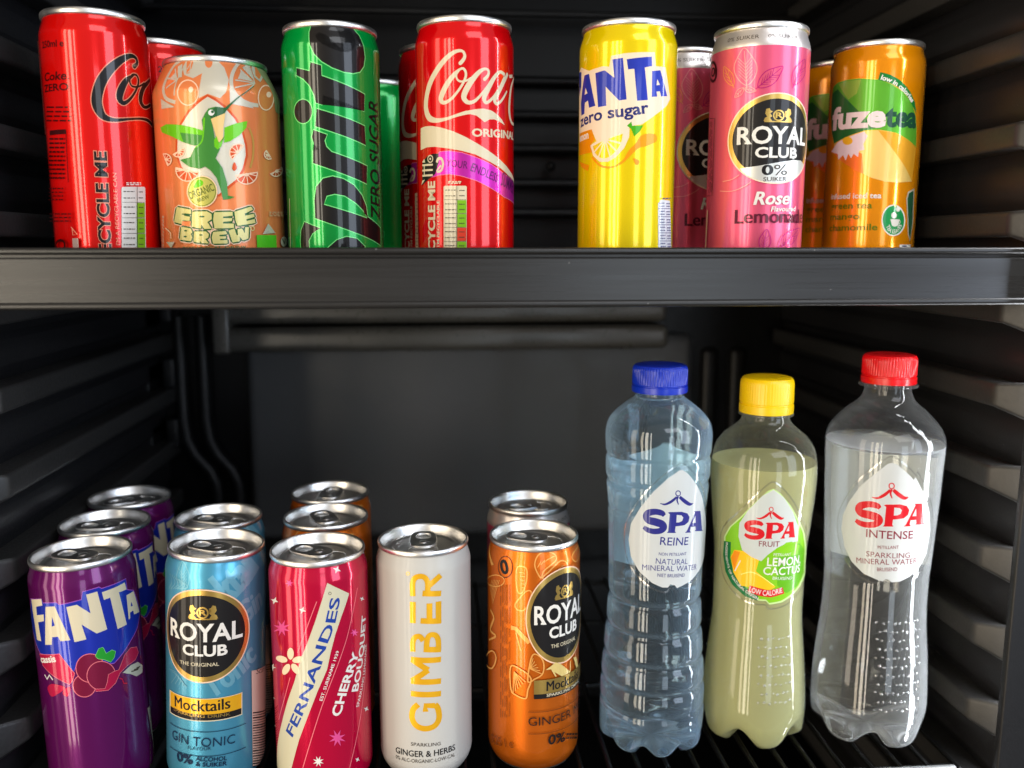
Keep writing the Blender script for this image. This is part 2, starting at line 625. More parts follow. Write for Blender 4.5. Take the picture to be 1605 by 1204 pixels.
class Can:
    def __init__(s, x, y, z, label, kind='slim', tilt=0.0, tab=0.0, group='drink cans on the upper shelf'):
        s.kind = kind
        s.top = 134.0 if kind == 'slim' else 115.0
        s.prof = SLIM if kind == 'slim' else FAT
        s.root = empty('drink_can', (x/1000, y/1000, EYE+z/1000), label, 'drink can', group)
        s.root.rotation_euler = (0, math.radians(tilt), 0)
        M = Matrix.Translation(s.root.location) @ s.root.rotation_euler.to_matrix().to_4x4()
        s.p = Print(M.inverted(), s.prof)
        s.tab = tab
    def finish(s, base, neck=None, neck_v=125.0):
        p = s.p
        V, F = lathe_pts(s.prof, NSEG)
        mats = [base, ALU, neck or base]
        N, MI = [], []
        P = s.prof
        for i, (r, z) in enumerate(P):
            a, b = P[max(i-1, 0)], P[min(i+1, len(P)-1)]
            dr, dz = b[0]-a[0], b[1]-a[1]
            for k in range(NSEG):
                an = 2*math.pi*k/NSEG
                N.append(Vector((math.sin(an)*dz, -math.cos(an)*dz, -dr)).normalized())
        for i in range(len(P)-1):
            m = 1 if P[i+1][1] < 2.5 else (2 if P[i][1] >= neck_v-2 else 0)
            MI += [m]*NSEG
        # domed underside
        b0 = len(V)
        rr = P[0][0]
        for r, z in ((rr*.8, 3.5), (rr*.4, 6.5), (0.01, 7.5)):
            for k in range(NSEG):
                an = 2*math.pi*k/NSEG
                V.append((r*math.sin(an)/1000, -r*math.cos(an)/1000, z/1000))
                N.append(Vector((0, 0, -1)))
        rows = [0, b0, b0+NSEG, b0+2*NSEG]
        for a, b in zip(rows, rows[1:]):
            for k in range(NSEG):
                k2 = (k+1) % NSEG
                F.append((b+k, b+k2, a+k2, a+k))
                MI.append(1)
        pv, pf, pn, pm = p.solve()
        o = len(V)
        V += pv
        N += pn
        F += [tuple(i+o for i in f) for f in pf]
        MI += [m+3 for m in pm]
        me = mesh_with_normals('can_body', V, F, N, MI, mats+p.mats)
        s.body = link('can_body', me, s.root)
        s.lid = link('lid', LID[s.kind], s.root)
        s.lid.rotation_euler[2] = math.radians(s.tab)
        s.tabo = link('pull_tab', TAB, s.lid)
        s.tabo.location = (0, 0, (s.top-4.9)/1000)
        return s
    def copy(s, x, y, z, label, spin=0.0, tab=0.0, group=None):
        r = s.root.copy()
        COL.objects.link(r)
        r.location = (x/1000, y/1000, EYE+z/1000)
        r.rotation_euler = (0, 0, math.radians(spin))
        r['label'] = label
        if group: r['group'] = group
        for ch in (s.body, s.lid):
            c = ch.copy()
            COL.objects.link(c)
            c.parent = r
            if ch is s.lid:
                c.rotation_euler[2] = math.radians(tab)
                t = s.tabo.copy()
                COL.objects.link(t)
                t.parent = c
        return r

# ------------------------------------------------------------------ the refrigerator (its own thing, with parts)
fridge = empty('refrigerator', (0, 0.78, EYE-0.43), 'open black drinks refrigerator with ribbed side walls around the two shelves', 'refrigerator')
FO = fridge.location
def fpart(name, bm, mat, parent=None, ang=40):
    o = bm_obj(name, bm, mat, parent or fridge, ang)
    o.matrix_parent_inverse = Matrix.Translation(-FO) if parent is None else Matrix()
    return o
def mm(x, y, z): return (x/1000, y/1000, EYE+z/1000)
def bx(bm, x0, x1, y0, y1, z0, z1, bev=0.0):
    box_bm(bm, x0/1000, x1/1000, y0/1000, y1/1000, EYE+z0/1000, EYE+z1/1000, bev/1000)

XL, XR, YB, ZT, ZB = -246, 315, 780, 300, -430
# moulded side walls: a vertical profile swept from front to back, with a shallow step between the shelf rails
def side_wall(xw, sgn):
    bm = bmesh.new()
    prof = []
    z = ZB
    k = -9
    top = 18+46*k
    zs = []
    for k in range(-9, 7):
        t = 18+46*k
        zs += [(t+4, 0.0), (t+8, 3.0), (t+22, 3.0), (t+26, 0.0)]
    zs = [(ZB, 0.0)]+[q for q in zs if ZB+4 < q[0] < ZT-4]+[(ZT, 0.0)]
    ys = [440, 452, 760, 780]
    ins = [0.0, 1.0, 1.0, 1.0]
    grid = []
    for y, f in zip(ys, ins):
        grid.append([bm.verts.new(mm(xw-sgn*d*f, y, z)) for z, d in zs])
    for A, B in zip(grid, grid[1:]):
        for i in range(len(A)-1):
            f = (A[i], A[i+1], B[i+1], B[i])
            bm.faces.new(f if sgn > 0 else f[::-1])
    # outer skin so the wall has thickness
    geo = bmesh.ops.extrude_face_region(bm, geom=bm.faces[:])
    for v in [g for g in geo['geom'] if isinstance(g, bmesh.types.BMVert)]:
        v.co.x += sgn*0.03
    bmesh.ops.recalc_face_normals(bm, faces=bm.faces[:])
    return fpart('side_wall', bm, BLACK, None, 30)
WALL_L = side_wall(XL, -1)
WALL_R = side_wall(XR, 1)

def rail(z, sgn, xi, xw, yf, wall):
    bm = bmesh.new()
    # cross-sections: (y, inner x, top, bottom)
    secs = [(770, xi, 0, -13.5), (yf+2, xi, 0, -13.5), (yf-0.5, xi+sgn*1.0, 0.2, -14), (yf-13, xw-sgn*1, 1.8, -20.5)]
    R = []
    for y, x, t, b in secs:
        R.append([bm.verts.new(mm(*p)) for p in ((xw+sgn*1, y, z+t), (x+sgn*1.2, y, z+t), (x, y, z+t-1.4), (x, y, z+b+1.4), (x+sgn*1.2, y, z+b), (xw+sgn*1, y, z+b))])
    for A, B in zip(R, R[1:]):
        for i in range(5):
            f = (A[i], A[i+1], B[i+1], B[i])
            bm.faces.new(f)
    bmesh.ops.recalc_face_normals(bm, faces=bm.faces[:])
    es = [e for e in bm.edges if len(e.link_faces) == 2 and e.calc_face_angle(0) > 0.35]
    bmesh.ops.bevel(bm, geom=es, offset=0.0013, segments=3, profile=0.5, affect='EDGES')
    o = fpart('shelf_rail', bm, BLACK_RAIL, wall, 35)
    return o
BLACK_RAIL = plastic('rail_plastic', (0.027, 0.0262, 0.0255), 0.42, 0.08, 0.25, 500)
for k in range(-9, 6):
    z = 18+46*k
    if z-20 < ZB or z > ZT-6: continue
    rail(z, 1, 300, XR, 448, WALL_R)
    rail(z, -1, -230, XL, 470, WALL_L)

# front frame of the opening, behind which the light strip sits
bm = bmesh.new()
bx(bm, 299.5, 350, 416, 421, ZB, ZT, 1.2)
fpart('door_frame', bm, BLACK)
bm = bmesh.new()
bx(bm, -300, -262, 417, 422, ZB, ZT, 1.2)
fpart('door_frame', bm, BLACK)
bm = bmesh.new()
bx(bm, 332, 340, 424, 440, -400, 290, 0.8)
fpart('light_housing', bm, plastic('light_housing', (0.5, 0.5, 0.5), 0.4))

DARK = plastic('dark_plastic', (0.003, 0.003, 0.0035), 0.34, 0.05, 0.1, 500)
DARK.node_tree.nodes['Principled BSDF'].inputs['Specular IOR Level'].default_value = 0.22
bm = bmesh.new()
bx(bm, XL-30, XR+30, YB, YB+12, ZB, ZT)
BACK = fpart('back_wall', bm, DARK)
bm = bmesh.new()
bx(bm, XL-30, XR+30, 440, YB+12, ZT, ZT+12)
fpart('top_wall', bm, BLACK)
bm = bmesh.new()
bx(bm, XL-30, XR+30, 440, YB+12, ZB-12, ZB)
fpart('bottom_wall', bm, DARK)
# raised back panel, its channels and the two moulded tubes beside it
bm = bmesh.new()
bx(bm, -171, 226, 766, YB+4, -262, -78, 9)
fpart('back_panel', bm, PANEL)
for dx in (0, 19):
    bm = bmesh.new()
    tube_bm(bm, [mm(*p) for p in ((-226+dx, 772, -60), (-226+dx, 770, -150), (-224+dx, 770, -168), (-218+dx, 770, -182), (-206+dx, 770, -196), (-201+dx, 770, -208), (-200+dx, 770, -224), (-200+dx, 772, -290))], 0.006, 12)
    fpart('moulded_tube', bm, BLACK_GLOSS)
for x in (236, 262):
    bm = bmesh.new()
    bx(bm, x, x+16, 772, YB+6, -420, -92, 6)
    fpart('moulded_channel', bm, BLACK_GLOSS)
for z in (-42, -98, -150):
    bm = bmesh.new()
    bx(bm, -252, -243, 740, YB, z-26, z, 2)
    fpart('moulded_lug', bm, BLACK_GLOSS)
    bm = bmesh.new()
    bx(bm, -236, -226, 752, YB, z-22, z+4, 2)
    fpart('moulded_lug', bm, BLACK_GLOSS)
# evaporator cover hanging below the upper shelf at the back
bm = bmesh.new()
bx(bm, -180, 186, 700, YB, -84, -64, 6)
bx(bm, -180, 186, 706, YB, -62, -42, 6)
bx(bm, -180, -166, 699, YB, -85, -44, 3)
fpart('evaporator_cover', bm, plastic('cover_plastic', (0.06, 0.057, 0.05), 0.30, 0.04, 0.1, 200))
# louvred grille of the upper back wall
bm = bmesh.new()
for z in (28, 53, 82, 110, 138):
    tube_bm(bm, [mm(x, 771, z) for x in (-190, 0, 238)], 0.0045, 10)
for x in (60, 95, 130):
    bmesh.ops.create_uvsphere(bm, u_segments=12, v_segments=8, radius=0.004, matrix=Matrix.Translation(mm(x, 766, 67)))
fpart('grille', bm, DARK)
bm = bmesh.new()
bx(bm, XL+10, XR-10, 752, 757, 186, 191, 1.5)
fpart('cable_cover', bm, BLACK_GLOSS)
# round knob at the top
V, F = lathe_pts([(0.01, 0), (11, 0), (14, 1.5), (15, 4), (15, 12), (17.5, 12.5), (18, 16), (9, 16.5), (9, 129), (0.01, 129)], 40)
me = bpy.data.meshes.new('dial')
me.from_pydata(V, [], F)
smooth(me, 40)
o = link('dial', me, fridge, (GREY,))
o.location = Vector(mm(-54, 610, 171))-FO

# ------------------------------------------------------------------ the two shelves
def shelf(z, ytrim, label, trim_h, x0, x1):
    r = empty('wire_shelf', mm(0, ytrim, z), label, 'shelf', 'wire shelves of the refrigerator')
    bm = bmesh.new()
    n = int((x1-x0-8)/16.5)
    for i in range(n+1):
        x = x0+4+(x1-x0-8)*i/n
        tube_bm(bm, [mm(x, ytrim+6, z-1.6), mm(x, 600, z-1.6), mm(x, 744, z-1.6)], 0.0016, 8)
    for y in (ytrim+14, 560, 660, 744):
        tube_bm(bm, [mm(x0+2, y, z-5.2), mm(0, y, z-5.2), mm(x1-2, y, z-5.2)], 0.0021, 8)
    w = bm_obj('wire_grid', bm, WIRE, r)
    w.matrix_parent_inverse = Matrix.Translation(-r.location)
    return r
def trim(r, prof, x0, x1, mat, y, z):
    bm = bmesh.new()
    A = [bm.verts.new(mm(x0, y+p[0], z+p[1])) for p in prof]
    B = [bm.verts.new(mm(x1, y+p[0], z+p[1])) for p in prof]
    n = len(prof)
    for i in range(n):
        bm.faces.new((A[i], A[(i+1) % n], B[(i+1) % n], B[i]))
    bm.faces.new(A[::-1])
    bm.faces.new(B)
    bmesh.ops.recalc_face_normals(bm, faces=bm.faces[:])
    o = bm_obj('front_trim', bm, mat, r, 25)
    o.matrix_parent_inverse = Matrix.Translation(-r.location)
up = shelf(-18, 430, 'upper wire shelf with wide dark plastic front strip, carrying the red green and yellow cans', 29, -236, 306)
BEADT = [(1.2+1.7*math.cos(math.radians(t)), -2.6+1.7*math.sin(math.radians(t))) for t in range(70, 251, 15)]
BEADB = [(0.8+1.9*math.cos(math.radians(t)), -28.4+1.9*math.sin(math.radians(t))) for t in range(115, 271, 13)]
trim(up, BEADT+[(1.6, -4.4), (1.8, -5.6), (0.4, -6.0), (0.05, -6.4), (0, -7), (0, -11), (0.25, -15), (0.3, -21), (0, -26.4)]+BEADB+[(8, -30.3), (8, -26), (4, -25), (4, -1.4)], -229, 308, TRIM, 430, 0)
lo = shelf(-296, 434, 'lower wire shelf under the bottles and purple cans, mostly hidden by them', 20, -228, 298)
trim(lo, [(3, 5.6), (1, 5.8), (0, 5.2), (-0.6, 4), (-0.6, -14), (0, -15), (6, -15), (6, -11), (3, -9)], -226, 288, plastic('lower_trim', (0.30, 0.31, 0.32), 0.3, 0.05, 0.1, 50), 434, -298)
bm = bmesh.new()
tube_bm(bm, [mm(262, 502, -292), mm(272, 502, -292), mm(286, 503, -292)], 0.004, 10)
o = bm_obj('shelf_clip', bm, ALU, lo)
o.matrix_parent_inverse = Matrix.Translation(-lo.location)

# ------------------------------------------------------------------ inks
CREAM = ink(S(214, 202, 172), 0.0, 0.4, 0.5)
WHITE = ink(S(225, 222, 215), 0.0, 0.4, 0.5)
KBLACK = ink(S(22, 20, 20), 0.0, 0.3, 0.8)
NAVY = ink(S(34, 42, 110), 0.0, 0.35, 0.6)
GOLD = ink(S(244, 182, 34), 0.35, 0.28, 0.6)
GOLDP = ink(S(205, 168, 88), 0.85, 0.30, 0.5)
ZU, ZL = -18.0, -296.0
GU = 'drink cans on the upper shelf'
GL = 'drink cans on the lower shelf'

def nutrition(p, x0, y0, x1, y1, split, cells, bg, seed=3):
    """front-of-pack panel: pale column of tiny print and a column of coloured cells"""
    p.poly([(x0, y0+8), (x0+10, y0), (x1-8, y0), (x1, y0+12), (x1, y1), (x0, y1)], bg)
    h = (y1-y0)/len(cells)
    for i, c in enumerate(cells):
        ya, yb = y0+h*i, y0+h*(i+1)
        p.poly([(split+3, ya+5), (x1-5, ya+5), (x1-5, yb-4), (split+3, yb-4)], c)
        p.stroke([(x0+6, yb, 4), (x1-6, yb, 4)], NUT, sm=False)
        p.lines(x0+18, ya+14, split-14, yb-10, 2, NUT, 9, seed+i)
        p.lines(split+22, ya+20, x1-22, yb-14, 2, NUT, 10, seed+i+20)
    p.stroke([(split, y0, 5), (split, y1, 5)], NUT, sm=False)
NUT = ink(S(70, 60, 50), 0.0, 0.4, 0.5)
NGREEN = ink(S(120, 180, 30), 0.0, 0.35, 0.6)
NRED = ink(S(215, 60, 40), 0.0, 0.35, 0.6)

# ---- red can with white script
RED = ink(S(222, 4, 12), 0.30, 0.18, 0.9)
c = Can(14, 493, ZU, 'red can with white script lettering and a purple ribbon band, front of its row', tab=20)
p = c.p.crop(640, 60, 6.689)
p.stroke([(545, 262, 40), (572, 232, 38), (592, 190, 32), (572, 140, 28), (520, 132, 34), (450, 165, 46), (370, 240, 56), (290, 350, 62), (225, 480, 66), (190, 620, 68), (185, 740, 72), (215, 830, 70), (290, 862, 50), (400, 845, 32), (520, 805, 32), (610, 780, 40)], CREAM, caps=True)
p.poly([(595, 765), (700, 745), (790, 738), (870, 758), (930, 798), (980, 855), (1010, 912), (950, 872), (900, 850), (850, 852), (800, 882), (765, 850), (715, 812), (650, 796), (595, 800)], CREAM)
p.stroke([(545, 322, 22), (490, 372, 44), (420, 460, 56), (365, 560, 62), (342, 640, 56), (372, 676, 40), (440, 645, 32), (520, 555, 26), (585, 450, 26), (604, 370, 26), (576, 318, 26), (530, 335, 22), (502, 395, 20), (530, 448, 20), (600, 448, 20), (680, 405, 22)], CREAM)
p.stroke([(800, 430, 38), (838, 385, 30), (838, 338, 28), (800, 322, 28), (740, 358, 46), (665, 445, 58), (605, 545, 62), (582, 620, 56), (622, 672, 44), (690, 662, 34), (760, 595, 26), (830, 505, 24), (900, 420, 24)], CREAM, caps=True)
p.stroke([(1010, 385, 40), (960, 355, 34), (900, 415, 46), (835, 530, 56), (795, 625, 50), (820, 676, 34), (890, 620, 30), (960, 510, 28), (1008, 410, 34)], CREAM)
p.stroke([(1040, 372, 40), (985, 485, 48), (925, 605, 50), (905, 655, 44), (930, 688, 34), (980, 648, 26), (1032, 555, 22)], CREAM)
p.stroke([(1058, 402, 34), (1090, 398, 34)], CREAM, sm=False)
p.stroke([(1104, 410, 26), (1080, 500, 40), (1060, 660, 46), (1060, 800, 46), (1082, 885, 36), (1104, 905, 30)], CREAM)
p.text('ORIGINAL', (672, 1028), (1098, 1066), 76, CREAM, bold=0.035)
p.crop(640, 210, 6.689)
MAG = ink(S(200, 40, 170), 0.5, 0.3, 0.8)
p.poly([(270, 260), (330, 188), (420, 180), (560, 197), (720, 252), (870, 322), (1000, 422), (1104, 530), (1104, 738), (1000, 660), (870, 570), (720, 490), (560, 440), (430, 420), (330, 430), (250, 455)], MAG, line=(ink(S(240, 130, 150)), 0.5))
p.poly([(132, -58), (180, -78), (250, -83), (350, -65), (470, -28), (600, 32), (750, 117), (900, 220), (1000, 310), (1070, 400), (1104, 490), (1104, 520), (1050, 440), (950, 350), (850, 290), (700, 215), (550, 175), (400, 150), (280, 135), (200, 140), (132, 172)], CREAM)
p.poly([(150, 300), (200, 235), (260, 208), (318, 205), (320, 300), (285, 420), (230, 465), (180, 505), (148, 540)], KBLACK)
p.ring(232, 262, 26, 36, 12, CREAM)
p.ell(232, 262, 9, 13, CREAM)
for yy in (330, 385, 440):
    p.stroke([(150, yy, 20), (258, yy-8, 20)], CREAM, sm=False)
p.stroke([(170, 325, 16), (170, 440, 16)], CREAM, sm=False)
p.poly([(148, 300), (170, 262), (180, 300)], CREAM)
p.poly([(140, 540), (150, 490), (178, 480)], CREAM)
p.stroke([(300, 300, 26), (315, 262, 30), (350, 262, 26), (365, 320, 26), (345, 385, 22), (300, 400, 22)], CREAM)
p.stroke([(300, 390, 18), (345, 330, 20)], CREAM)
PURP = ink(S(96, 24, 96), 0.2, 0.3, 0.8)
p.text('YOUR', (398, 342), (618, 366), 76, PURP, bold=0.005)
p.text('ENDLESS', None, None, 82, PURP, bold=0.005, path=[(648, 385), (760, 430), (930, 512)])
p.text('SUMMER', (965, 535), (1096, 640), 80, PURP, bold=0.005)
p.text('RECYCLE ME', (288, 1390), (280, 500), 68, CREAM, bold=0.035)
p.text("I'M RECYCLABLE", (328, 1180), (328, 700), 26, CREAM, bold=0.02)
nutrition(p, 372, 545, 612, 1270, 512, [CREAM, NGREEN, NGREEN, NRED, NGREEN], CREAM)
p.lines(425, 495, 555, 525, 2, CREAM, 12, 9)
c.finish(RED)
c.copy(14-12, 493+62, ZU, 'red can with white script lettering, standing behind the purple-ribbon one beside the green can', spin=-12, tab=70, group=GU)

# ---- red can with black script
RED2 = ink(S(230, 12, 8), 0.30, 0.18, 0.9)
REDOUT = ink(S(235, 150, 120), 0.2, 0.3, 0.8)
c = Can(-181, 501, ZU+2, 'red can with big black script and RECYCLE ME down its side, leftmost at the front', tab=120)
p = c.p.crop(60, 60, 6.02)
C1 = [(905, 268, 40), (932, 235, 30), (918, 185, 30), (862, 168, 44), (770, 212, 66), (670, 300, 84), (590, 420, 92), (552, 560, 94), (565, 660, 88), (620, 742, 62), (720, 772, 36), (850, 764, 22), (960, 760, 22), (1030, 775, 30), (1070, 815, 36)]
O1 = [(892, 352, 20), (830, 400, 50), (780, 490, 66), (768, 570, 58), (805, 612, 40), (865, 575, 26), (922, 490, 22), (945, 410, 22), (928, 352, 22), (886, 348, 20), (862, 395, 18), (882, 450, 18), (940, 458, 18), (1000, 425, 18)]
C2 = [(1050, 395, 30), (1000, 455, 46), (968, 540, 52), (972, 615, 46), (1010, 652, 30), (1056, 630, 26)]
for L in (C1, O1, C2):
    p.stroke([(x, y, w+16) for x, y, w in L], REDOUT, caps=True)
for L in (C1, O1, C2):
    p.stroke(L, KBLACK, caps=True)
DK = ink(S(60, 8, 10), 0.1, 0.3, 0.8)
p.text('250ml e', (42, 96), (238, 76), 62, DK, bold=0.02)
p.text('Coke.', (66, 408), (290, 388), 76, DK, bold=0.02, shear=0.15)
p.text('ZERO', (64, 512), (288, 490), 66, DK, bold=0.02)
p.lines(80, 630, 315, 800, 4, DK, 14, 2)
p.stroke([(112, 895, 44), (262, 882, 44)], DK, sm=False)
p.stroke([(262, 865, 5), (285, 1360, 5)], DK, sm=False)
p.lines(110, 930, 255, 1340, 10, DK, 16, 5)
p.stroke([(-35.5, 121, 2.2), (-35.5, 74, 2.2)], CREAM, True, sm=False)
p.crop(60, 200, 6.02)
p.text('RECYCLE ME', (694, 1290), (640, 234), 108, KBLACK, bold=0.03, outline=[(REDOUT, 0.035)])
p.text("I'M A RECYCLABLE CAN", (768, 1110), (734, 430), 34, REDOUT, bold=0.0)
nutrition(p, 782, 560, 1000, 1290, 918, [WHITE, NGREEN, NGREEN, NGREEN, NGREEN], WHITE, 5)
p.lines(820, 515, 950, 548, 2, WHITE, 10, 4)
p.ring(235, 1110, 40, 46, 22, DK)
p.rect((340, 1045), (404, 1200), ink(S(180, 150, 140)))
p.stroke([(330, 940, 8), (385, 1010, 8), (345, 1015, 8), (340, 960, 8)], REDOUT, sm=False)
p.lines(130, 560, 260, 700, 4, DK, 10, 12)
p.lines(140, 800, 330, 900, 3, DK, 10, 13)
c.finish(RED2)
c.copy(-164, 556, ZU, 'plain red can mostly hidden behind the black-script red can and the orange can', spin=60, tab=10, group=GU)

# ---- orange can with a green bird
ORG = ink(S(234, 132, 76), 0.28, 0.28, 0.6)
ORD = ink(S(206, 78, 30), 0.3, 0.35, 0.6)
PALE = ink(S(206, 198, 178), 0.3, 0.38, 0.5)
PEACH = ink(S(244, 205, 172), 0.1, 0.38, 0.5)
BG1 = ink(S(62, 132, 52), 0.2, 0.35, 0.6)
BG2 = ink(S(104, 190, 20), 0.2, 0.35, 0.6)
BG3 = ink(S(40, 92, 48), 0.2, 0.35, 0.6)
OLIVE = ink(S(92, 104, 40), 0.2, 0.35, 0.6)
c = Can(-121, 508, ZU, 'stout orange can with a green hummingbird and citrus slices', kind='fat', tab=-30)
p = c.p.crop(240, 80, 5.733)
p.poly([(300, 62), (560, 62), (640, 150), (680, 260), (655, 370), (600, 425), (490, 385), (410, 425), (440, 200), (360, 245), (280, 215), (265, 150)], PALE)
p.ell(500, 100, 34, 52, ORG)
p.poly([(300, 80), (350, 70), (360, 110), (330, 200), (300, 205)], ORG)
for a, b in (((305, 165), (345, 100)), ((310, 195), (350, 160)), ((330, 210), (340, 90))):
    p.stroke([(*a, 8), (*b, 8)], PALE, sm=False)
p.stroke([(285, 70, 22), (200, 120, 26), (135, 220, 30), (95, 320, 34), (112, 420, 36), (200, 462, 34)], PALE)
for q in ((132, 245), (200, 160), (118, 335), (275, 150), (190, 400)):
    p.stroke([(215, 262, 10), (*q, 12)], PALE, sm=False)
p.poly([(150, 250), (205, 190), (212, 250)], PALE)
p.poly([(225, 140), (265, 115), (260, 235), (225, 240)], PALE)
p.stroke([(862, 78, 22), (770, 110, 26), (712, 205, 30), (706, 320, 34), (765, 420, 40), (860, 475, 40), (945, 490, 34)], PALE)
for q in ((780, 165), (738, 262), (862, 100), (800, 395), (735, 330)):
    p.stroke([(912, 290, 9), (*q, 12)], PALE, sm=False)
p.poly([(760, 250), (790, 170), (895, 275)], PALE)
p.poly([(800, 150), (855, 110), (905, 265)], PALE)
p.poly([(78, 522), (196, 505), (72, 430)], PALE)
p.poly([(685, 330), (690, 475), (905, 518)], PALE)
for x, y, rx, ry in ((315, 375, 98, 118), (1012, 420, 74, 116)):
    p.ell(x, y, rx, ry, PEACH)
    p.ell(x, y, rx-10, ry-10, ORG)
    p.ell(x+25, y-28, 22, 26, PEACH)
p.poly([(905, 100), (955, 120), (990, 200), (960, 280), (905, 235), (880, 160)], PALE)
p.poly([(915, 125), (945, 140), (970, 205), (950, 255), (915, 220)], ORG)
p.poly([(930, 92), (1005, 110), (1080, 230), (1150, 340), (1165, 450), (1150, 545), (1105, 555), (1085, 450), (1040, 320), (965, 215)], ink(S(150, 160, 110), 0.3, 0.38, 0.5), sm=True)
DROP = [(490, 412), (560, 450), (650, 520), (730, 610), (790, 720), (825, 850), (830, 940), (800, 1060), (740, 1160), (670, 1215), (590, 1288), (480, 1240), (350, 1150), (260, 1040), (220, 920), (222, 800), (260, 660), (330, 550), (410, 470)]
p.poly(DROP, PALE, line=(ORD, 2.4))
p.stroke([(860, 690, 20), (895, 800, 20), (895, 950, 20), (870, 1050, 20)], ink(S(196, 150, 70), 0.2, .35, .6))
def slice_(p, cx, cy, r, rot, col=ORD):
    P = [(cx+r*math.cos(math.radians(rot+t)), cy+r*math.sin(math.radians(rot+t))) for t in range(0, 181, 10)]
    p.poly(P, PEACH)
    P = [(cx+(r-10)*math.cos(math.radians(rot+t)), cy+(r-10)*math.sin(math.radians(rot+t))) for t in range(6, 176, 10)]
    p.poly(P, col)
    for t in (22, 56, 90, 124, 158):
        p.stroke([(cx, cy, 8), (cx+(r-8)*math.cos(math.radians(rot+t)), cy+(r-8)*math.sin(math.radians(rot+t)), 8)], PEACH, sm=False)
    p.ell(cx+14*math.cos(math.radians(rot+90)), cy+14*math.sin(math.radians(rot+90)), 18, 12, PEACH, n=16)
slice_(p, 312, 1066, 110, 12)
slice_(p, 836, 1100, 102, -8)
slice_(p, 765, 915, 84, 130)
slice_(p, 232, 900, 58, 330)
slice_(p, 115, 980, 60, 250)
slice_(p, 1095, 1070, 62, 330)
slice_(p, 1035, 930, 48, 60)
p.poly([(728, 1000), (750, 1050), (728, 1078), (708, 1052)], ORD, sm=True)
p.poly([(75, 690), (130, 660), (250, 665), (370, 690), (455, 720), (455, 842), (370, 852), (280, 822), (180, 770), (90, 732)], BG2)
p.poly([(640, 690), (740, 652), (842, 630), (832, 690), (770, 760), (690, 812), (636, 826)], BG2)
p.poly([(250, 735), (450, 760), (450, 842), (370, 852), (280, 822)], BG1)
p.poly([(470, 560), (500, 518), (560, 502), (640, 512), (690, 490), (640, 562), (570, 602), (522, 612), (536, 680), (552, 762), (562, 852), (602, 880), (562, 965), (622, 1050), (662, 1180), (672, 1300), (731, 1312), (690, 1330), (629, 1338), (605, 1237), (570, 1140), (520, 1075), (470, 1040), (420, 1060), (330, 1042), (250, 980), (340, 956), (372, 880), (430, 820), (452, 700), (440, 622)], BG1)
p.stroke([(462, 600, 14), (455, 720, 14), (440, 815, 12), (385, 870, 10)], BG2)
p.poly([(500, 560), (560, 505), (640, 512), (690, 490), (640, 562), (570, 602), (522, 612)], BG3)
p.stroke([(655, 520, 26), (700, 475, 16), (780, 405, 9), (900, 315, 4)], BG3)
p.poly([(520, 612), (648, 560), (632, 680), (627, 800), (602, 832), (572, 792), (546, 700)], ink(S(226, 190, 120), 0.1, .4, .5))
p.poly([(548, 800), (570, 765), (592, 828), (630, 800), (640, 765), (612, 860), (580, 886), (552, 862)], BG2)
p.ell(524, 556, 27, 27, WHITE)
p.ell(534, 548, 13, 13, BG3)
p.crop(240, 230, 7.295)
p.ell(565, 515, 172, 182, PEACH)
p.ell(565, 515, 162, 172, ink(S(190, 184, 90), 0.4, 0.35, 0.6))
p.ring(565, 515, 150, 160, 7, OLIVE)
p.poly([(470, 470), (520, 380), (575, 400), (560, 450)], BG2, sm=True)
p.text('ORGANIC', (436, 604), (706, 500), 82, OLIVE, bold=0.02)
p.text('BREW', (520, 640), (650, 590), 44, OLIVE, bold=0.02)
LIME = ink(S(214, 204, 130), 0.25, 0.38, 0.6)
BUB = [[(285, 690), (440, 720), (446, 770), (372, 762), (367, 790), (432, 802), (426, 850), (352, 842), (345, 886), (255, 862)],
       [(458, 745), (620, 740), (672, 770), (674, 830), (625, 862), (674, 940), (592, 942), (562, 892), (552, 936), (452, 916)],
       [(700, 750), (905, 745), (908, 790), (800, 800), (800, 818), (902, 818), (898, 850), (800, 860), (800, 880), (918, 880), (922, 930), (705, 936), (690, 840)],
       [(925, 745), (1110, 685), (1134, 720), (1040, 765), (1045, 790), (1140, 768), (1152, 802), (1060, 830), (1060, 850), (1150, 828), (1162, 872), (960, 906), (940, 850)],
       [(335, 915), (440, 935), (458, 975), (442, 1000), (458, 1040), (440, 1082), (320, 1062)],
       [(480, 970), (610, 970), (642, 1000), (636, 1040), (602, 1056), (642, 1106), (562, 1102), (545, 1076), (540, 1100), (474, 1086)],
       [(690, 975), (830, 965), (846, 1000), (760, 1010), (760, 1025), (832, 1025), (832, 1050), (765, 1056), (770, 1070), (848, 1066), (852, 1106), (690, 1110), (675, 1040)],
       [(860, 960), (925, 935), (950, 1010), (966, 1010), (960, 945), (1010, 935), (1040, 990), (1046, 920), (1088, 920), (1082, 1050), (1020, 1072), (985, 1030), (985, 1082), (905, 1096)]]
def closed_line(q, w, m):
    a = p.conv(q, False)
    n = len(a)
    d = []
    for i in range(n):                        # keep the corners rounded
        x0, y0 = a[i]
        x1, y1 = a[(i+1) % n]
        d += [(x0+(x1-x0)*.12, y0+(y1-y0)*.12, w), (x0+(x1-x0)*.88, y0+(y1-y0)*.88, w)]
    p.stroke(d, m, True, closed=True, sm=False)
for q in BUB: closed_line(q, 2.6, PEACH)
for q in BUB: closed_line(q, 1.5, BG3)
for q in BUB: p.poly(q, LIME)
p.poly([(346, 852), (440, 856), (436, 912), (340, 900)], ORG)
for x, y, rx, ry in ((565, 800, 30, 10), (385, 962, 18, 9), (380, 1028, 18, 11), (556, 1010, 22, 8), (362, 772, 22, 7)):
    p.ell(x, y, rx, ry, BG3, n=16)
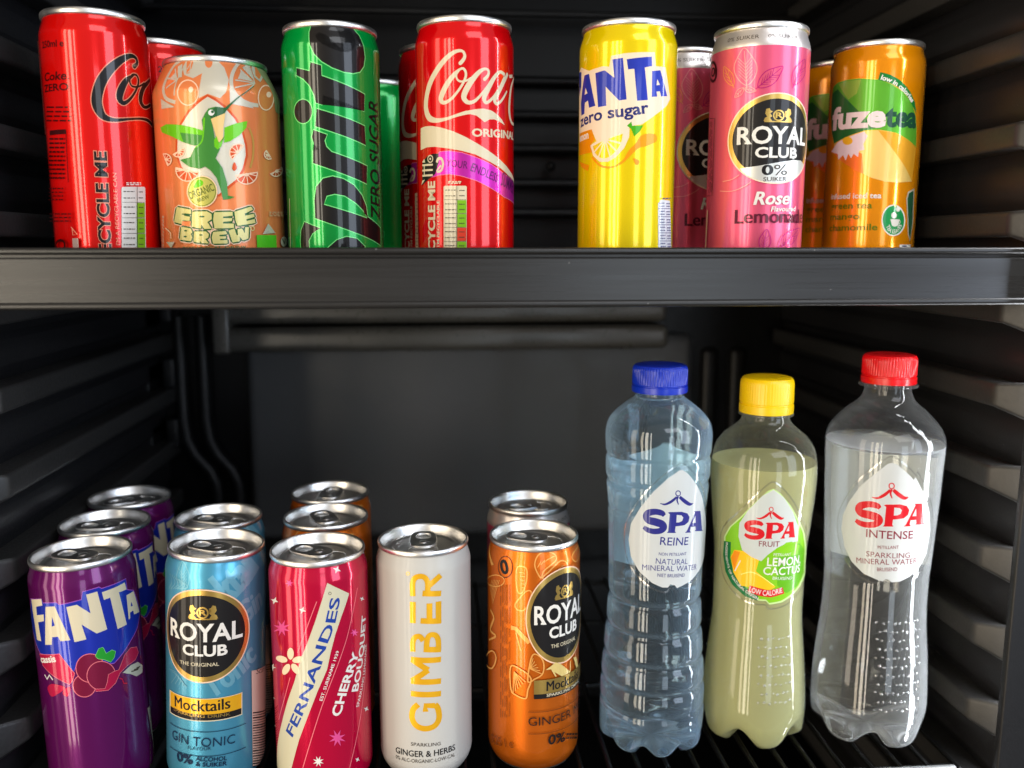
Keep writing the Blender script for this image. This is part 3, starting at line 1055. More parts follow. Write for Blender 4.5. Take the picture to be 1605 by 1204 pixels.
p.ring(1128, 935, 18, 24, 10, LIME)
p.rect((1172, 1010), (1398, 1240), ink(S(86, 200, 40), 0.2, .35, .6))
p.poly([(1240, 1000), (1300, 880), (1380, 985)], PALE)
p.poly([(170, 1090), (262, 1090), (225, 1160)], PALE)
p.lines(120, 790, 150, 1180, 2, PALE, 16, 4, True)
p.stroke([(160, 930, 12), (215, 980, 12), (225, 1050, 12)], PEACH)
p.lines(1310, 740, 1460, 800, 3, ink(S(196, 150, 110)), 12, 8)
p.ell(1470, 1085, 34, 56, PALE)
p.text('V', (1452, 1115), (1490, 1115), 62, KBLACK, bold=0.02)
p.text('BOTANICAL DRINK', (360, 1178), (1070, 1168), 34, BG3, bold=0.02)
c.finish(ORG)

# ---- green can with black lettering
GRN = ink(S(0, 156, 62), 0.3, 0.18, 0.9)
GLINE = ink(S(120, 225, 130), 0.2, 0.3, 0.8)
c = Can(-59, 509, ZU, 'bright green can with huge black upright lettering beside the bird can', tab=45)
p = c.p.crop(440, 20, 6.689)
def K(pts, sm=False):
    p.poly(pts, KBLACK, sm=sm, line=(GLINE, 1.0))
K([(320, 118), (300, 200), (306, 330), (350, 430), (430, 510), (540, 575), (660, 620), (760, 635), (830, 620), (870, 560), (882, 470), (866, 350), (820, 240), (760, 170), (712, 122), (745, 200), (776, 270), (782, 340), (760, 390), (700, 415), (620, 405), (520, 370), (440, 330), (382, 285), (362, 235), (400, 205), (470, 230), (540, 290), (600, 350), (632, 378), (630, 290), (600, 200), (556, 118)])
K([(310, 518), (302, 612), (165, 580), (165, 655), (235, 692), (300, 760), (350, 860), (368, 945), (430, 965), (440, 865), (875, 1034), (880, 858), (430, 662), (425, 552)])
K([(235+92*math.cos(t), 1035+124*math.sin(t)) for t in [2*math.pi*i/30 for i in range(30)]])
p.crop(440, 190, 6.02)
K([(338, -118), (792, 48), (802, 228), (325, 48)])
K([(308, 82), (294, 150), (312, 212), (365, 268), (305, 284), (305, 396), (812, 592), (814, 425), (480, 290), (430, 240), (414, 185), (438, 128)])
K([(325, 915), (318, 750), (335, 620), (400, 540), (490, 520), (590, 545), (690, 605), (765, 700), (805, 800), (820, 905), (940, 1010), (940, 1172)])
p.poly([(412, 780), (440, 712), (510, 695), (600, 712), (700, 775), (770, 845), (814, 910)], GRN, line=(GLINE, 1.0))
K([(225, 950), (195, 1030), (188, 1130), (200, 1270), (280, 1290), (265, 1130), (300, 1060), (372, 1010)])
K([(425, 1215), (530, 1122), (620, 1090), (720, 1110), (790, 1180), (815, 1290), (600, 1330), (420, 1300)])
p.text('ZERO SUGAR', (936, 935), (912, -173), 82, KBLACK, bold=0.012, shear=0.2)
p.stroke([(85, 730, 14), (95, 1204, 14)], CREAM, sm=False)
c.finish(GRN)
c.copy(-45, 672, ZU, 'dark sliver of a second green can showing between the green and the red script cans', spin=-65, tab=45, group=GU)

# ---- yellow can
YEL = ink(S(240, 212, 4), 0.30, 0.20, 0.8)
BLU = ink(S(36, 54, 168), 0.15, 0.33, 0.7)
LEM = ink(S(236, 216, 190), 0.0, 0.4, 0.5)
ORS = ink(S(240, 150, 10), 0.2, 0.35, 0.6)
c = Can(103, 491, ZU, 'yellow can with blue capital lettering on white and a lemon slice, alone on the shelf', tab=150)
p = c.p.crop(900, 60, 5.472)
p.poly([(44, 300), (62, 252), (130, 280), (250, 240), (300, 245), (318, 152), (430, 130), (690, 120), (702, 240), (782, 250), (822, 520), (792, 580), (580, 740), (490, 752), (470, 770), (440, 782), (250, 872), (190, 882), (150, 782), (44, 832)], LEM)
p.poly([(44, 295), (62, 290), (60, 420), (46, 500)], BLU)
p.poly([(62, 665), (58, 560), (78, 380), (88, 320), (128, 305), (182, 580), (128, 597), (118, 535), (92, 555), (88, 648)], BLU)
p.poly([(98, 425), (114, 472), (90, 487)], LEM)
p.poly([(182, 300), (262, 275), (345, 340), (328, 182), (418, 168), (450, 525), (385, 535), (270, 415), (275, 580), (205, 592)], BLU)
p.poly([(450, 180), (665, 158), (668, 240), (605, 250), (632, 530), (540, 537), (515, 262), (462, 268)], BLU)
p.poly([(668, 282), (738, 275), (797, 498), (745, 500), (735, 455), (705, 458), (712, 500), (665, 503)], BLU)
p.poly([(712, 350), (735, 400), (705, 403)], LEM)
p.text('zero sugar', None, None, 96, NAVY, bold=0.025, path=[(58, 765), (220, 700), (440, 668), (638, 640)])
p.poly([(46, 822), (150, 782), (176, 870), (140, 920), (152, 980), (46, 1008)], ORS)
p.text('lemon', (48, 892), (122, 858), 44, WHITE, bold=0.03)
p.stroke([(155, 1020, 18), (225, 1092, 18), (320, 1106, 18), (415, 1060, 22), (480, 980, 30)], ORS)
p.poly([(140, 920), (190, 885), (250, 865), (420, 790), (475, 770), (470, 850), (430, 940), (360, 1020), (290, 1060), (220, 1060), (165, 1010)], LEM)
A = [(152, 925), (165, 985), (205, 1030), (255, 1048), (310, 1028), (368, 975), (412, 905), (432, 805)]
for a, b in zip(A, A[1:]):
    m_ = lambda q, k: (265+(q[0]-265)*k, 868+(q[1]-868)*k)
    i = lambda q, r, k: (q[0]+(r[0]-q[0])*k, q[1]+(r[1]-q[1])*k)
    a2, b2 = m_(i(a, b, .1), .93), m_(i(a, b, .9), .93)
    p.poly([m_(i(a, b, .5), .16), a2, b2], YEL)
p.poly([(420, 1050), (470, 960), (530, 900), (570, 840), (640, 815), (700, 830), (705, 880), (640, 920), (560, 940), (500, 990), (440, 1050)], ORS, sm=True)
p.poly([(505, 1030), (555, 1050), (548, 1085), (525, 1080)], ORS, sm=True)
p.poly([(452, 752), (490, 715), (497, 752), (592, 747), (560, 802), (515, 842), (488, 775)], ink(S(70, 170, 20), 0.2, .35, .6))
p.poly([(50, 1060), (130, 1090), (120, 1140), (60, 1100)], ORS)
p.crop(860, 0, 3.01)
p.poly([(515, 960), (532, 942), (570, 948), (576, 1240), (515, 1240)], ink(S(215, 220, 225)))
for k in range(6):
    p.lines(522, 952+38*k, 545, 980+38*k, 2, NAVY, 5, k)
    p.lines(553, 955+38*k, 570, 980+38*k, 2, NAVY, 5, k+9)
    p.stroke([(516, 985+38*k, 2.5), (575, 985+38*k, 2.5)], NAVY, sm=False)
p.lines(530, 932, 568, 942, 1, NAVY, 6, 2)
c.finish(YEL)

# ---- the crown-and-oval emblem shared by three cans, in units of its own half-width
def emblem(p, cu, cv, ru, rv, ring, dark, wave=False):
    p.ell(cu, cv, ru*1.13, rv*1.15, PEACH if not wave else LEM, True, n=64)
    p.ell(cu, cv, ru*1.10, rv*1.12, ring, True, n=64)
    p.ell(cu, cv, ru, rv, dark, True, n=64)
    if wave:
        P = [(-0.80, -0.74), (-0.4, -0.69), (0.1, -0.59), (0.45, -0.53), (0.75, -0.52), (0.94, -0.62)]
        Q = [(1.10*math.cos(math.radians(t)), 1.12*math.sin(math.radians(t))) for t in range(-36, -140, -8)]
        p.poly([(cu+ru*a, cv+rv*b) for a, b in P+Q], ink(S(206, 206, 200), 0.5, 0.35, 0.5), True)
    T = lambda x, y: (cu+ru*x, cv+rv*y)
    p.text('ROYAL', T(-.88, -.12), T(.92, -.12), .42*rv, WHITE, bold=0.022, uv=True)
    for x in (-.85, -.68, .60):
        p.stroke([(*T(x-.03, -.105), .045*rv), (*T(x+.05, -.105), .05*rv)], WHITE, True, sm=False)
    p.text('CLUB', T(-.46, -.475), T(.56, -.475), .25*rv, WHITE, bold=0.03, uv=True)
    # crest: two rampant beasts holding a ring
    p.ring(*T(.02, .58), .12*ru, .125*rv, .035*rv, GOLDP, True)
    p.text('R', T(-.05, .52), T(.10, .52), .13*rv, GOLDP, bold=0.03, uv=True)
    for sg in (-1, 1):
        B = [(.15, .36), (.34, .36), (.31, .44), (.26, .47), (.31, .55), (.29, .66), (.22, .68), (.19, .62), (.14, .60), (.20, .55), (.15, .48), (.20, .44)]
        p.poly([T(.02+sg*x, y+.08) for x, y in B], GOLDP, True)
    p.stroke([(*T(-.30, .425), .03*rv), (*T(.34, .425), .03*rv)], GOLDP, True, sm=False)
def leaf(p, tip, base, wd, m, w=7, veins=4):
    dx, dy = base[0]-tip[0], base[1]-tip[1]
    l = math.hypot(dx, dy)
    nx, ny = -dy/l, dx/l
    L = lambda t, s_: (tip[0]+dx*t+nx*s_*wd, tip[1]+dy*t+ny*s_*wd)
    p.stroke([(*L(t, s_), w) for t, s_ in ((0, 0), (.2, .55), (.5, 1), (.8, .75), (1, 0), (.8, -.75), (.5, -1), (.2, -.55))], m, closed=True)
    p.stroke([(*L(.08, 0), w*.8), (*L(1.12, 0), w)], m, sm=False)
    for k in range(veins):
        t = .35+.55*k/veins
        for s_ in (-1, 1):
            p.stroke([(*L(t+.1, 0), w*.7), (*L(t-.1, s_*.6), w*.6)], m, sm=False)

# ---- pink can
PNK = ink(S(228, 92, 126), 0.45, 0.30, 0.5)
PINKL = ink(S(246, 160, 160), 0.3, 0.35, 0.5)
MAGL = ink(S(190, 20, 120), 0.4, 0.32, 0.5)
MAR = ink(S(96, 24, 48), 0.2, 0.35, 0.5)
SILV = ink((0.74, 0.69, 0.67), 0.7, 0.3, 0.3)
EBLK = ink(S(30, 28, 28), 0.15, 0.38, 0.5)
c = Can(177, 492, ZU, 'pink can with silver neck and black gold-ringed oval emblem, in front of its twin', tab=80)
p = c.p.crop(1100, 50, 6.689)
p.text('0% SUIKER', (268, 112), (602, 66), 36, NUT, bold=0.0)
p.text('0% SUIKER', (697, 60), (1008, 78), 36, NUT, bold=0.0)
leaf(p, (445, 170), (470, 560), 120, PINKL, 9, 6)
leaf(p, (235, 365), (330, 565), 48, ink(S(240, 150, 90), .2, .35, .5), 8, 3)
leaf(p, (850, 365), (590, 580), 75, MAGL, 8, 5)
leaf(p, (1075, 290), (960, 560), 60, MAGL, 8, 4)
leaf(p, (570, 620), (450, 600), 30, PINKL, 7, 2)
leaf(p, (350, 690), (440, 590), 30, PINKL, 7, 2)
p.ring(125, 420, 34, 100, 26, DK)
p.text('0', (108, 470), (142, 470), 90, DK, bold=0.01)
L_, R_, T_, B_ = p.at(330, 1050), p.at(1085, 1050), p.at(770, 700), None
cu, ru = (L_[0]+R_[0])/2, (R_[0]-L_[0])/2
p.crop(1100, 210, 6.689)
bot = p.at(720, 525)[1]
rv = (T_[1]-bot)/2.15
cv = T_[1]-rv
emblem(p, cu, cv, ru, rv, GOLDP, EBLK, True)
EM = (ru, rv)
p.text('0', (632, 430), (735, 430), 102, KBLACK, bold=0.02, fat=0.08)
p.text('%', (752, 434), (885, 430), 108, NUT, bold=0.0)
p.text('SUIKER', (642, 497), (878, 494), 42, NUT, bold=0.01)
p.text('Rose', (545, 742), (905, 738), 132, WHITE, bold=0.015, shear=0.25, fat=0.05)
p.text('Flavoured', (720, 814), (972, 810), 50, WHITE, bold=0.02, shear=0.2)
p.text('Lemonade', (350, 938), (1038, 935), 142, MAR, fat=0.06)
p.stroke([(345, 938, 6), (450, 938, 6)], MAR, sm=False)
leaf(p, (680, 1000), (640, 1230), 60, MAGL, 8, 4)
leaf(p, (1010, 990), (800, 1200), 60, MAGL, 8, 4)
p.stroke([(200, 600, 8), (330, 600, 8), (450, 550, 8), (520, 500, 8)], PINKL)
p.stroke([(230, 500, 8), (320, 480, 8), (400, 430, 8)], PINKL)
p.stroke([(100, -160, 7), (150, -160, 7), (120, 650, 7), (70, 650, 7)], DK, sm=False)
p.lines(85, -130, 130, 620, 4, DK, 7, 6, True)
p.stroke([(80, 800, 24), (60, 1200, 24)], PALE, sm=False)
c.finish(PNK, neck=SILV, neck_v=123.0)
PINK = c
c.copy(177-26, 492+62, ZU, 'second pink can half hidden behind the front one, beside the yellow can', spin=33, tab=10, group=GU)

# ---- amber can with a green leaf roundel
AMB = ink(S(240, 148, 4), 0.35, 0.18, 0.9)
G1 = ink(S(92, 172, 48), 0.3, 0.35, 0.7)
G2 = ink(S(40, 110, 52), 0.3, 0.35, 0.7)
G3 = ink(S(10, 120, 50), 0.2, 0.35, 0.7)
MNG = ink(S(234, 196, 110), 0.3, 0.38, 0.6)
MNO = ink(S(226, 160, 40), 0.3, 0.38, 0.6)
c = Can(261, 525, ZU, 'amber can with green leaf roundel and white daisy, rightmost at the front', tab=-20)
p = c.p.crop(1280, 100, 6.022)
p.poly([(158, 222), (200, 180), (300, 152), (400, 140), (580, 150), (700, 190), (820, 270), (900, 380), (935, 500), (942, 600), (938, 790), (870, 722), (750, 652), (600, 622), (450, 632), (300, 682), (165, 755), (142, 640), (136, 480), (145, 320)], G1, line=(ink(S(220, 200, 60), .3, .35, .6), 0.4))
p.poly([(205, 190), (300, 160), (420, 150), (380, 280), (300, 340)], ink(S(140, 180, 70), .3, .35, .7))
p.poly([(148, 290), (200, 240), (300, 350), (400, 450), (560, 605), (450, 632), (300, 682), (165, 755), (142, 640), (136, 480)], G2)
p.poly([(580, 152), (602, 80), (700, 105), (800, 165), (880, 260), (925, 360), (944, 480), (905, 400), (850, 300), (770, 220), (690, 182)], G3)
p.text('low in calories', None, None, 44, WHITE, bold=0.03, path=[(604, 148), (700, 180), (790, 240), (850, 300), (895, 368)])
p.poly([(165, 762), (300, 687), (450, 637), (600, 626), (750, 657), (870, 727), (936, 797), (918, 960), (898, 1112), (760, 1122), (640, 1112), (520, 1077), (380, 1012), (250, 932), (165, 850)], MNG)
p.poly([(580, 627), (750, 657), (870, 727), (936, 797), (918, 960), (898, 1112), (830, 970), (740, 840), (650, 720)], MNO)
p.poly([(165, 850), (250, 932), (380, 1012), (440, 1040), (430, 850), (300, 790)], ink(S(232, 120, 40), .3, .35, .6))
p.poly([(140, 832), (200, 742), (330, 682), (450, 640), (482, 682), (440, 760), (452, 812), (400, 822), (392, 882), (350, 850), (325, 892), (300, 850), (275, 912), (250, 862), (205, 906), (200, 852)], ink(S(226, 208, 214)))
p.ell(292, 728, 48, 38, ink(S(236, 180, 40), .1, .4, .5))
p.text('fuze', (150, 622), (632, 590), 192, ink(S(232, 214, 214)), bold=0.045)
p.text('tea', (652, 588), (928, 600), 185, ink(S(20, 72, 52), .1, .35, .6), bold=0.045)
p.crop(1260, 280, 8.025)
GT = ink(S(92, 110, 10), .2, .35, .6)
p.text('infused iced tea', (345, 260), (970, 246), 66, WHITE, bold=0.02)
p.text('green tea', (345, 386), (855, 374), 78, GT, bold=0.02)
p.text('mango', (335, 522), (700, 510), 78, GT, bold=0.02)
p.text('chamomile', (325, 660), (920, 648), 78, GT, bold=0.02)
p.ell(1125, 525, 148, 198, WHITE)
p.ell(1125, 525, 134, 182, ink(S(16, 140, 70), .1, .35, .6))
p.poly([(1085, 508), (1205, 515), (1180, 592), (1140, 606), (1106, 590)], WHITE)
p.ring(1195, 545, 16, 20, 7, WHITE)
p.ell(1132, 462, 34, 40, WHITE)
p.ell(1182, 385, 26, 32, WHITE)
p.ell(1150, 340, 14, 18, ink(S(190, 220, 60)))
p.text('TEA LEAVES', None, None, 48, WHITE, bold=0.02, path=[(1030, 600), (1065, 665), (1125, 690), (1190, 665), (1230, 590)])
p.poly([(1285, 250), (1310, 165), (1385, 120), (1370, 560), (1330, 790), (1305, 700)], PALE)
p.poly([(1300, 255), (1320, 185), (1375, 150), (1360, 560), (1332, 760), (1315, 690)], ink(S(30, 80, 50)))
p.rect((1205, 830), (1330, 960), WHITE)
p.stroke([(1235, 850, 16), (1290, 850, 16)], NAVY, sm=False)
p.crop(1250, 0, 3.01)
p.stroke([(118, 940, 5), (100, 1165, 5)], NUT, sm=False)
c.finish(AMB)
c.copy(263, 525+54, ZU, 'second amber can, a thin strip visible between the pink can and the front amber can', spin=17, tab=45, group=GU)

# ================================================================== lower shelf
# ---- purple can
PUR = ink(S(98, 14, 90), 0.4, 0.20, 0.8)
DBL = ink(S(28, 48, 170), 0.3, 0.32, 0.8)
CRM = ink(S(190, 20, 70), 0.3, 0.32, 0.8)
PKL = ink(S(240, 120, 130), 0.1, 0.35, 0.7)
BERRY = ink(S(128, 20, 58), 0.3, 0.3, 0.8)
c = Can(-192, 467, ZL+0.6, 'purple can with slanted cream capitals on blue and berries, front of its row', tilt=-1.2, tab=75, group=GL)
p = c.p.crop(40, 880, 5.472)
p.poly([(46, 322), (140, 325), (150, 358), (260, 355), (290, 375), (480, 330), (490, 262), (630, 222), (650, 235), (860, 150), (870, 245), (925, 250), (980, 420), (960, 560), (900, 680), (830, 790), (760, 872), (620, 882), (470, 832), (430, 902), (410, 962), (290, 800), (130, 790), (90, 700), (50, 500)], DBL, line=(ink(S(170, 90, 190)), 0.7))
p.poly([(50, 325), (135, 322), (145, 378), (92, 388), (98, 462), (155, 455), (158, 512), (108, 522), (135, 685), (100, 672), (62, 420)], CREAM)
p.poly([(172, 390), (250, 385), (385, 675), (300, 685), (280, 645), (228, 650), (225, 715), (170, 715)], CREAM)
p.poly([(228, 475), (252, 550), (225, 560)], DBL)
p.poly([(350, 392), (440, 372), (558, 445), (520, 285), (615, 258), (700, 582), (610, 618), (480, 540), (522, 668), (420, 692)], CREAM)
p.poly([(655, 265), (850, 180), (865, 240), (800, 265), (868, 540), (790, 580), (725, 310), (672, 330)], CREAM)
p.poly([(865, 290), (925, 255), (975, 432), (930, 455), (922, 420), (895, 440), (898, 485), (885, 500)], CREAM)
p.poly([(905, 345), (920, 380), (902, 388)], DBL)
p.poly([(122, 795), (290, 795), (420, 962), (402, 1020), (380, 1052), (240, 980), (150, 890)], CRM, line=(PKL, 0.6))
p.text('cassis', (138, 866), (262, 860), 54, WHITE, bold=0.03)
p.stroke([(165, 970, 11), (186, 1010, 11), (206, 975, 11), (236, 1016, 11)], WHITE, sm=False)
p.poly([(190, 1085), (232, 1050), (342, 1080), (270, 1142), (220, 1156)], CRM, sm=True)
p.poly([(320, 1130), (340, 1092), (386, 1080), (370, 1150), (342, 1156)], CRM, sm=True)
for x, y, r in ((505, 1065, 100), (555, 915, 125), (650, 980, 126)):
    p.ell(x, y, r, r, PKL)
    p.ell(x, y, r-6, r-6, BERRY)
p.poly([(682, 1092), (702, 1040), (712, 970), (760, 945), (800, 930), (850, 802), (900, 742), (950, 735), (966, 780), (940, 842), (870, 892), (810, 952), (770, 1042), (710, 1102), (602, 1112), (602, 1096)], CRM, line=(PKL, 0.5))
p.poly([(600, 810), (630, 747), (662, 737), (690, 790), (740, 760), (770, 772), (760, 822), (730, 862), (680, 842), (620, 832)], ink(S(40, 160, 50), .2, .35, .7), line=(ink(S(140, 220, 120)), 0.4))
p.poly([(830, 955), (900, 890), (960, 862), (1000, 892), (1000, 952), (950, 986), (900, 966)], PALE)
for k in range(3):
    p.stroke([(905+k*22, 945-k*16, 10), (965+k*8, 905-k*12+20, 10)], NUT, sm=False)
p.stroke([(805, 1000, 10), (830, 1010, 10), (840, 1045, 10), (870, 1045, 10)], CRM, sm=False)
p.crop(0, 740, 2.595)
p.poly([(598, 960), (622, 945), (640, 1204), (615, 1204)], PALE)
p.lines(604, 970, 626, 1200, 2, NUT, 6, 7, True)
c.finish(PUR)
c.copy(-202, 520.5, ZL, 'purple can standing directly behind the front purple one, middle of three', spin=20, tab=80, group=GL)
c.copy(-206, 574, ZL, 'rearmost purple can of the three by the left wall', spin=32, tab=100, group=GL)

# ---- blue can
SKY = ink(S(84, 164, 196), 0.55, 0.28, 0.5)
SKYL = ink(S(120, 184, 206), 0.5, 0.32, 0.5)
GNV = ink(S(22, 44, 72), 0.2, 0.35, 0.5)
c = Can(-132, 473, ZL+1.2, 'light blue can with black gold-ringed oval emblem and gold banner, front of its pair', tilt=3.0, tab=75, group=GL)
p = c.p.crop(255, 840, 6.018)
p.text('Mocktail', (250, 920), (905, 290), 300, SKYL, bold=0.03, fat=0.07, shear=0.1)
p.text('Gin', (770, 840), (940, 640), 170, SKYL, bold=0.02, fat=0.05, shear=0.1)
leaf(p, (190, 240), (195, 520), 60, SKYL, 9, 5)
for k in range(6):
    p.stroke([(70+20*k, 350+14*k, 9), (90+30*k, 430+10*k, 9), (60+20*k, 500, 9)], SKYL)
p.text('0% ALCOHOL   0% SUIKER   0% ALCOHOL', None, None, 26, GNV, path=[(60, 190), (480, 222), (930, 140)])
L_, R_, T_ = p.at(62, 930), p.at(775, 930), p.at(400, 562)
p.crop(255, 1020, 6.541)
B_ = p.at(400, 270)
p.text('Tonic', (520, 480), (960, 60), 220, SKYL, bold=0.02, fat=0.06, shear=0.1)
for k in range(5):
    p.stroke([(70+30*k, 180+30*k, 9), (150+20*k, 230+30*k, 9), (90+40*k, 330+10*k, 9)], SKYL)
cu, ru = (L_[0]+R_[0])/2, (R_[0]-L_[0])/2
rv = (T_[1]-B_[1])/2
cv = (T_[1]+B_[1])/2
emblem(p, cu, cv, ru, rv, GOLDP, EBLK)
p.text('THE ORIGINAL', (182, 128), (578, 150), 36, CREAM, bold=0.0)
p.rect((78, 395), (812, 652), CREAM)
p.rect((86, 408), (804, 588), GOLD)
p.rect((86, 560), (804, 646), EBLK)
p.text('Mocktails', (132, 566), (690, 584), 112, EBLK, fat=0.06)
p.text('SPARKLING DRINK', (118, 606), (692, 658), 30, GOLDP, bold=0.01)
for ya, yb in ((715, 758), (968, 992)):
    (a, b), (cc, d) = p.at(80, ya), p.at(850, yb)
    p.stroke([(a, (b+d)/2, 0.35), (cc, (b+d)/2, 0.35)], GNV, True, sm=False)
p.text('GIN TONIC', (105, 892), (740, 940), 92, GNV, bold=-0.004)
p.text('FLAVOUR', (262, 1006), (496, 1014), 32, GNV, bold=-0.004)
p.text('0%', (156, 1120), (308, 1160), 84, GNV, bold=0.03)
p.text('ALCOHOL', (342, 1122), (655, 1116), 42, GNV, bold=0.02)
p.text('& SUIKER', (342, 1176), (655, 1170), 42, GNV, bold=0.02)
p.poly([(905, 205), (1062, 130), (1062, 1150), (915, 1182)], ink(S(214, 186, 168)))
p.text('Scan it', (950, 240), (1050, 190), 34, NUT)
for k in range(22):
    rnd = random.Random(k)
    y = 600+26*k
    p.stroke([(918, y+35, rnd.uniform(5, 14)), (1058, y, rnd.uniform(5, 14))], EBLK, sm=False)
c.finish(SKY)
c.copy(-137, 526.5, ZL, 'light blue can behind the front one, only its lid and shoulder showing', spin=6, tab=72, group=GL)

# ---- orange emblem can (front) and its copies
ORB = ink(S(226, 112, 26), 0.65, 0.30, 0.5)
ORL = ink(S(246, 176, 92), 0.4, 0.35, 0.5)
BRN = ink(S(120, 58, 20), 0.2, 0.35, 0.5)
c = Can(51, 478, ZL, 'orange can with black oval emblem turned to the right and citrus slices', tab=75, group=GL)
p = c.p.crop(755, 840, 6.688)
p.text('0% ALCOHOL   0% SUIKER   0% ALCOHOL', None, None, 28, BRN, path=[(130, 75), (560, 132), (1000, 70)])
for P in ([(560, 330), (570, 240), (620, 180), (690, 165), (765, 195), (780, 250), (720, 310), (650, 370), (620, 440)], [(370, 340), (420, 320), (470, 350), (470, 470), (430, 590), (380, 590), (360, 470)],
          [(640, 440), (700, 380), (760, 320), (830, 260), (890, 280), (900, 350), (840, 410), (760, 450), (690, 500)], [(350, 720), (400, 650), (470, 580), (520, 590), (500, 700), (440, 780), (370, 770)],
          [(945, 220), (980, 150), (1015, 105), (1015, 230), (980, 270)]):
    p.stroke([(x, y, 13) for x, y in P], ORL, closed=True)
for k in range(5):
    p.stroke([(585+34*k, 330-26*k, 8), (620+40*k, 270-16*k, 8)], ORL, sm=False)
    p.stroke([(390+8*k, 380+40*k, 8), (450, 390+38*k, 8)], ORL, sm=False)
    p.stroke([(690+36*k, 440-30*k, 8), (720+36*k, 410-26*k, 8)], ORL, sm=False)
p.poly([(70, 20), (95, 20), (130, 300), (105, 310)], ORL)
p.stroke([(95, 770, 22), (130, 860, 26), (95, 980, 26), (150, 1050, 20), (80, 1090, 16)], ORL)
p.ring(250, 325, 74, 112, 12, BRN)
p.text('0', (212, 395), (288, 395), 140, EBLK, bold=0.03)
p.ring(150, 470, 90, 60, 9, ORL)
for k in range(6):
    p.stroke([(110+16*k, 460, 7), (90+6*k, 560+30*k, 7)], ORL, sm=False)
p.stroke([(310, 960, 46), (360, 970, 46), (500, 1120, 46)], ORL, sm=False)
p.stroke([(360, 1010, 14), (410, 1200, 14)], ORL, sm=False)
for x in (200, 222, 246, 266, 292):
    p.lines(x, 510, x+4, 1900, 1, BRN, 5, x, True)
L_ = p.at(510, 870)
p.crop(755, 1010, 6.206)
B_ = p.at(790, 115)
rv = (L_[1]-B_[1])
ru = EM[0]*rv/EM[1] if False else (B_[0]-L_[0])
for P in ([(290, 210), (400, 250), (480, 330), (450, 440), (430, 520), (340, 490), (290, 430)], [(490, 110), (560, 110), (600, 180), (590, 280), (520, 330), (450, 350)]):
    p.stroke([(x, y, 13) for x, y in P], ORL, closed=True)
for k in range(6):
    p.stroke([(320, 260, 8), (310+24*k, 470-22*k, 8)], ORL, sm=False)
    p.stroke([(470, 230, 8), (500+16*k, 130+30*k, 8)], ORL, sm=False)
p.stroke([(60, 120, 14), (110, 60, 14), (150, 130, 14), (110, 230, 14), (60, 190, 14)], ORL)
emblem(p, B_[0], L_[1], ru, rv, GOLDP, EBLK)
p.text('THE ORIGINAL', (B_[0]-.42*ru, L_[1]-.72*rv), (B_[0]+.5*ru, L_[1]-.72*rv), .09*rv, CREAM, uv=True)
LL = ink(S(236, 208, 130), .3, .35, .5)
p.poly([(618, 242), (712, 168), (760, 185), (852, 262), (770, 305), (700, 262), (722, 306), (708, 306), (668, 236)], LL)
p.stroke([(850, 160, 9), (850, 255, 9)], LL, sm=False)
p.poly([(878, 125), (905, 115), (925, 210), (908, 235)], LL)
(a, b), (cc, d) = p.at(508, 352), p.at(925, 520)
b = p.at(508, 345)[1]; b2 = p.at(508, 480)[1]; b3 = p.at(508, 526)[1]
w = ru*2.0
p.poly([(a, b), (a+w, b), (a+w, b2), (a, b2)], GOLDP, True)
p.poly([(a, b2), (a+w, b2), (a+w, b3), (a, b3)], EBLK, True)
t0 = p.at(628, 445)
p.text('Mocktails', (t0[0], b2+1.6), (t0[0]+w*.62, b2+1.6), 5.6, EBLK, fat=0.06, uv=True)
p.text('SPARKLING DRINK', (t0[0], b3+0.9), (t0[0]+w*.66, b3+0.9), 1.7, CREAM, bold=0.01, uv=True)
for y in (650, 862):
    q = p.at(455, y)
    p.stroke([(q[0], q[1], 0.35), (q[0]+w*1.05, q[1], 0.35)], BRN, True, sm=False)
q, q2 = p.at(455, 782), p.at(858, 712)
p.text('GINGER MULE', (q[0], q[1]), (q[0]+(q2[0]-q[0])*1.75, q[1]), 5.0, EBLK, bold=-0.004, uv=True)
p.text('0%', (642, 966), (796, 932), 84, EBLK, bold=0.02)
p.lines(815, 850, 915, 920, 2, EBLK, 16, 3)
p.text('0,25 l e', (110, 945), (318, 1000), 70, BRN, bold=-0.004)
c.finish(ORB)
c.copy(-72, 522, ZL, 'orange can tucked behind the cherry-red can, middle of that row', spin=-35, tab=60, group=GL)
c.copy(-76, 575, ZL, 'rearmost orange can of the row behind the cherry-red can', spin=-20, tab=15, group=GL)
PINK.copy(54, 541, ZL, 'silver-necked can hidden behind the orange emblem can, only its lid showing', spin=40, tab=75, group=GL)

# ---- cherry-red can
CHR = ink(S(200, 6, 58), 0.36, 0.16, 0.9)
BAND = ink(S(206, 200, 172), 0.0, 0.4, 0.6)
FBL = ink(S(34, 68, 160), 0.2, 0.33, 0.6)
HOT = ink(S(232, 84, 150), 0.2, 0.33, 0.6)
c = Can(-69, 464, ZL, 'cherry-red can with a cream diagonal band of blue lettering and stars', tab=65, group=GL)
p = c.p.crop(415, 860, 6.689)
p.poly([(655, 360), (885, 470), (860, 550), (800, 720), (740, 900), (690, 1090), (654, 1264), (552, 1500), (450, 1765), (358, 2010), (281, 2301), (97, 2301), (133, 2072), (184, 1806), (245, 1581), (307, 1407), (385, 1140), (450, 980), (530, 760), (600, 540)], BAND)
p.text('FERNANDES', None, None, 104, FBL, bold=0.02, path=[(291, 1975), (383, 1775), (475, 1545), (535, 1370), (600, 1200), (650, 1010), (720, 845), (765, 650), (790, 520)])
p.ring(683, 470, 14, 14, 5, NUT)
p.text('EST. SURINAME 1939', None, None, 30, WHITE, bold=0.01, path=[(603, 1597), (690, 1340), (780, 1075)])
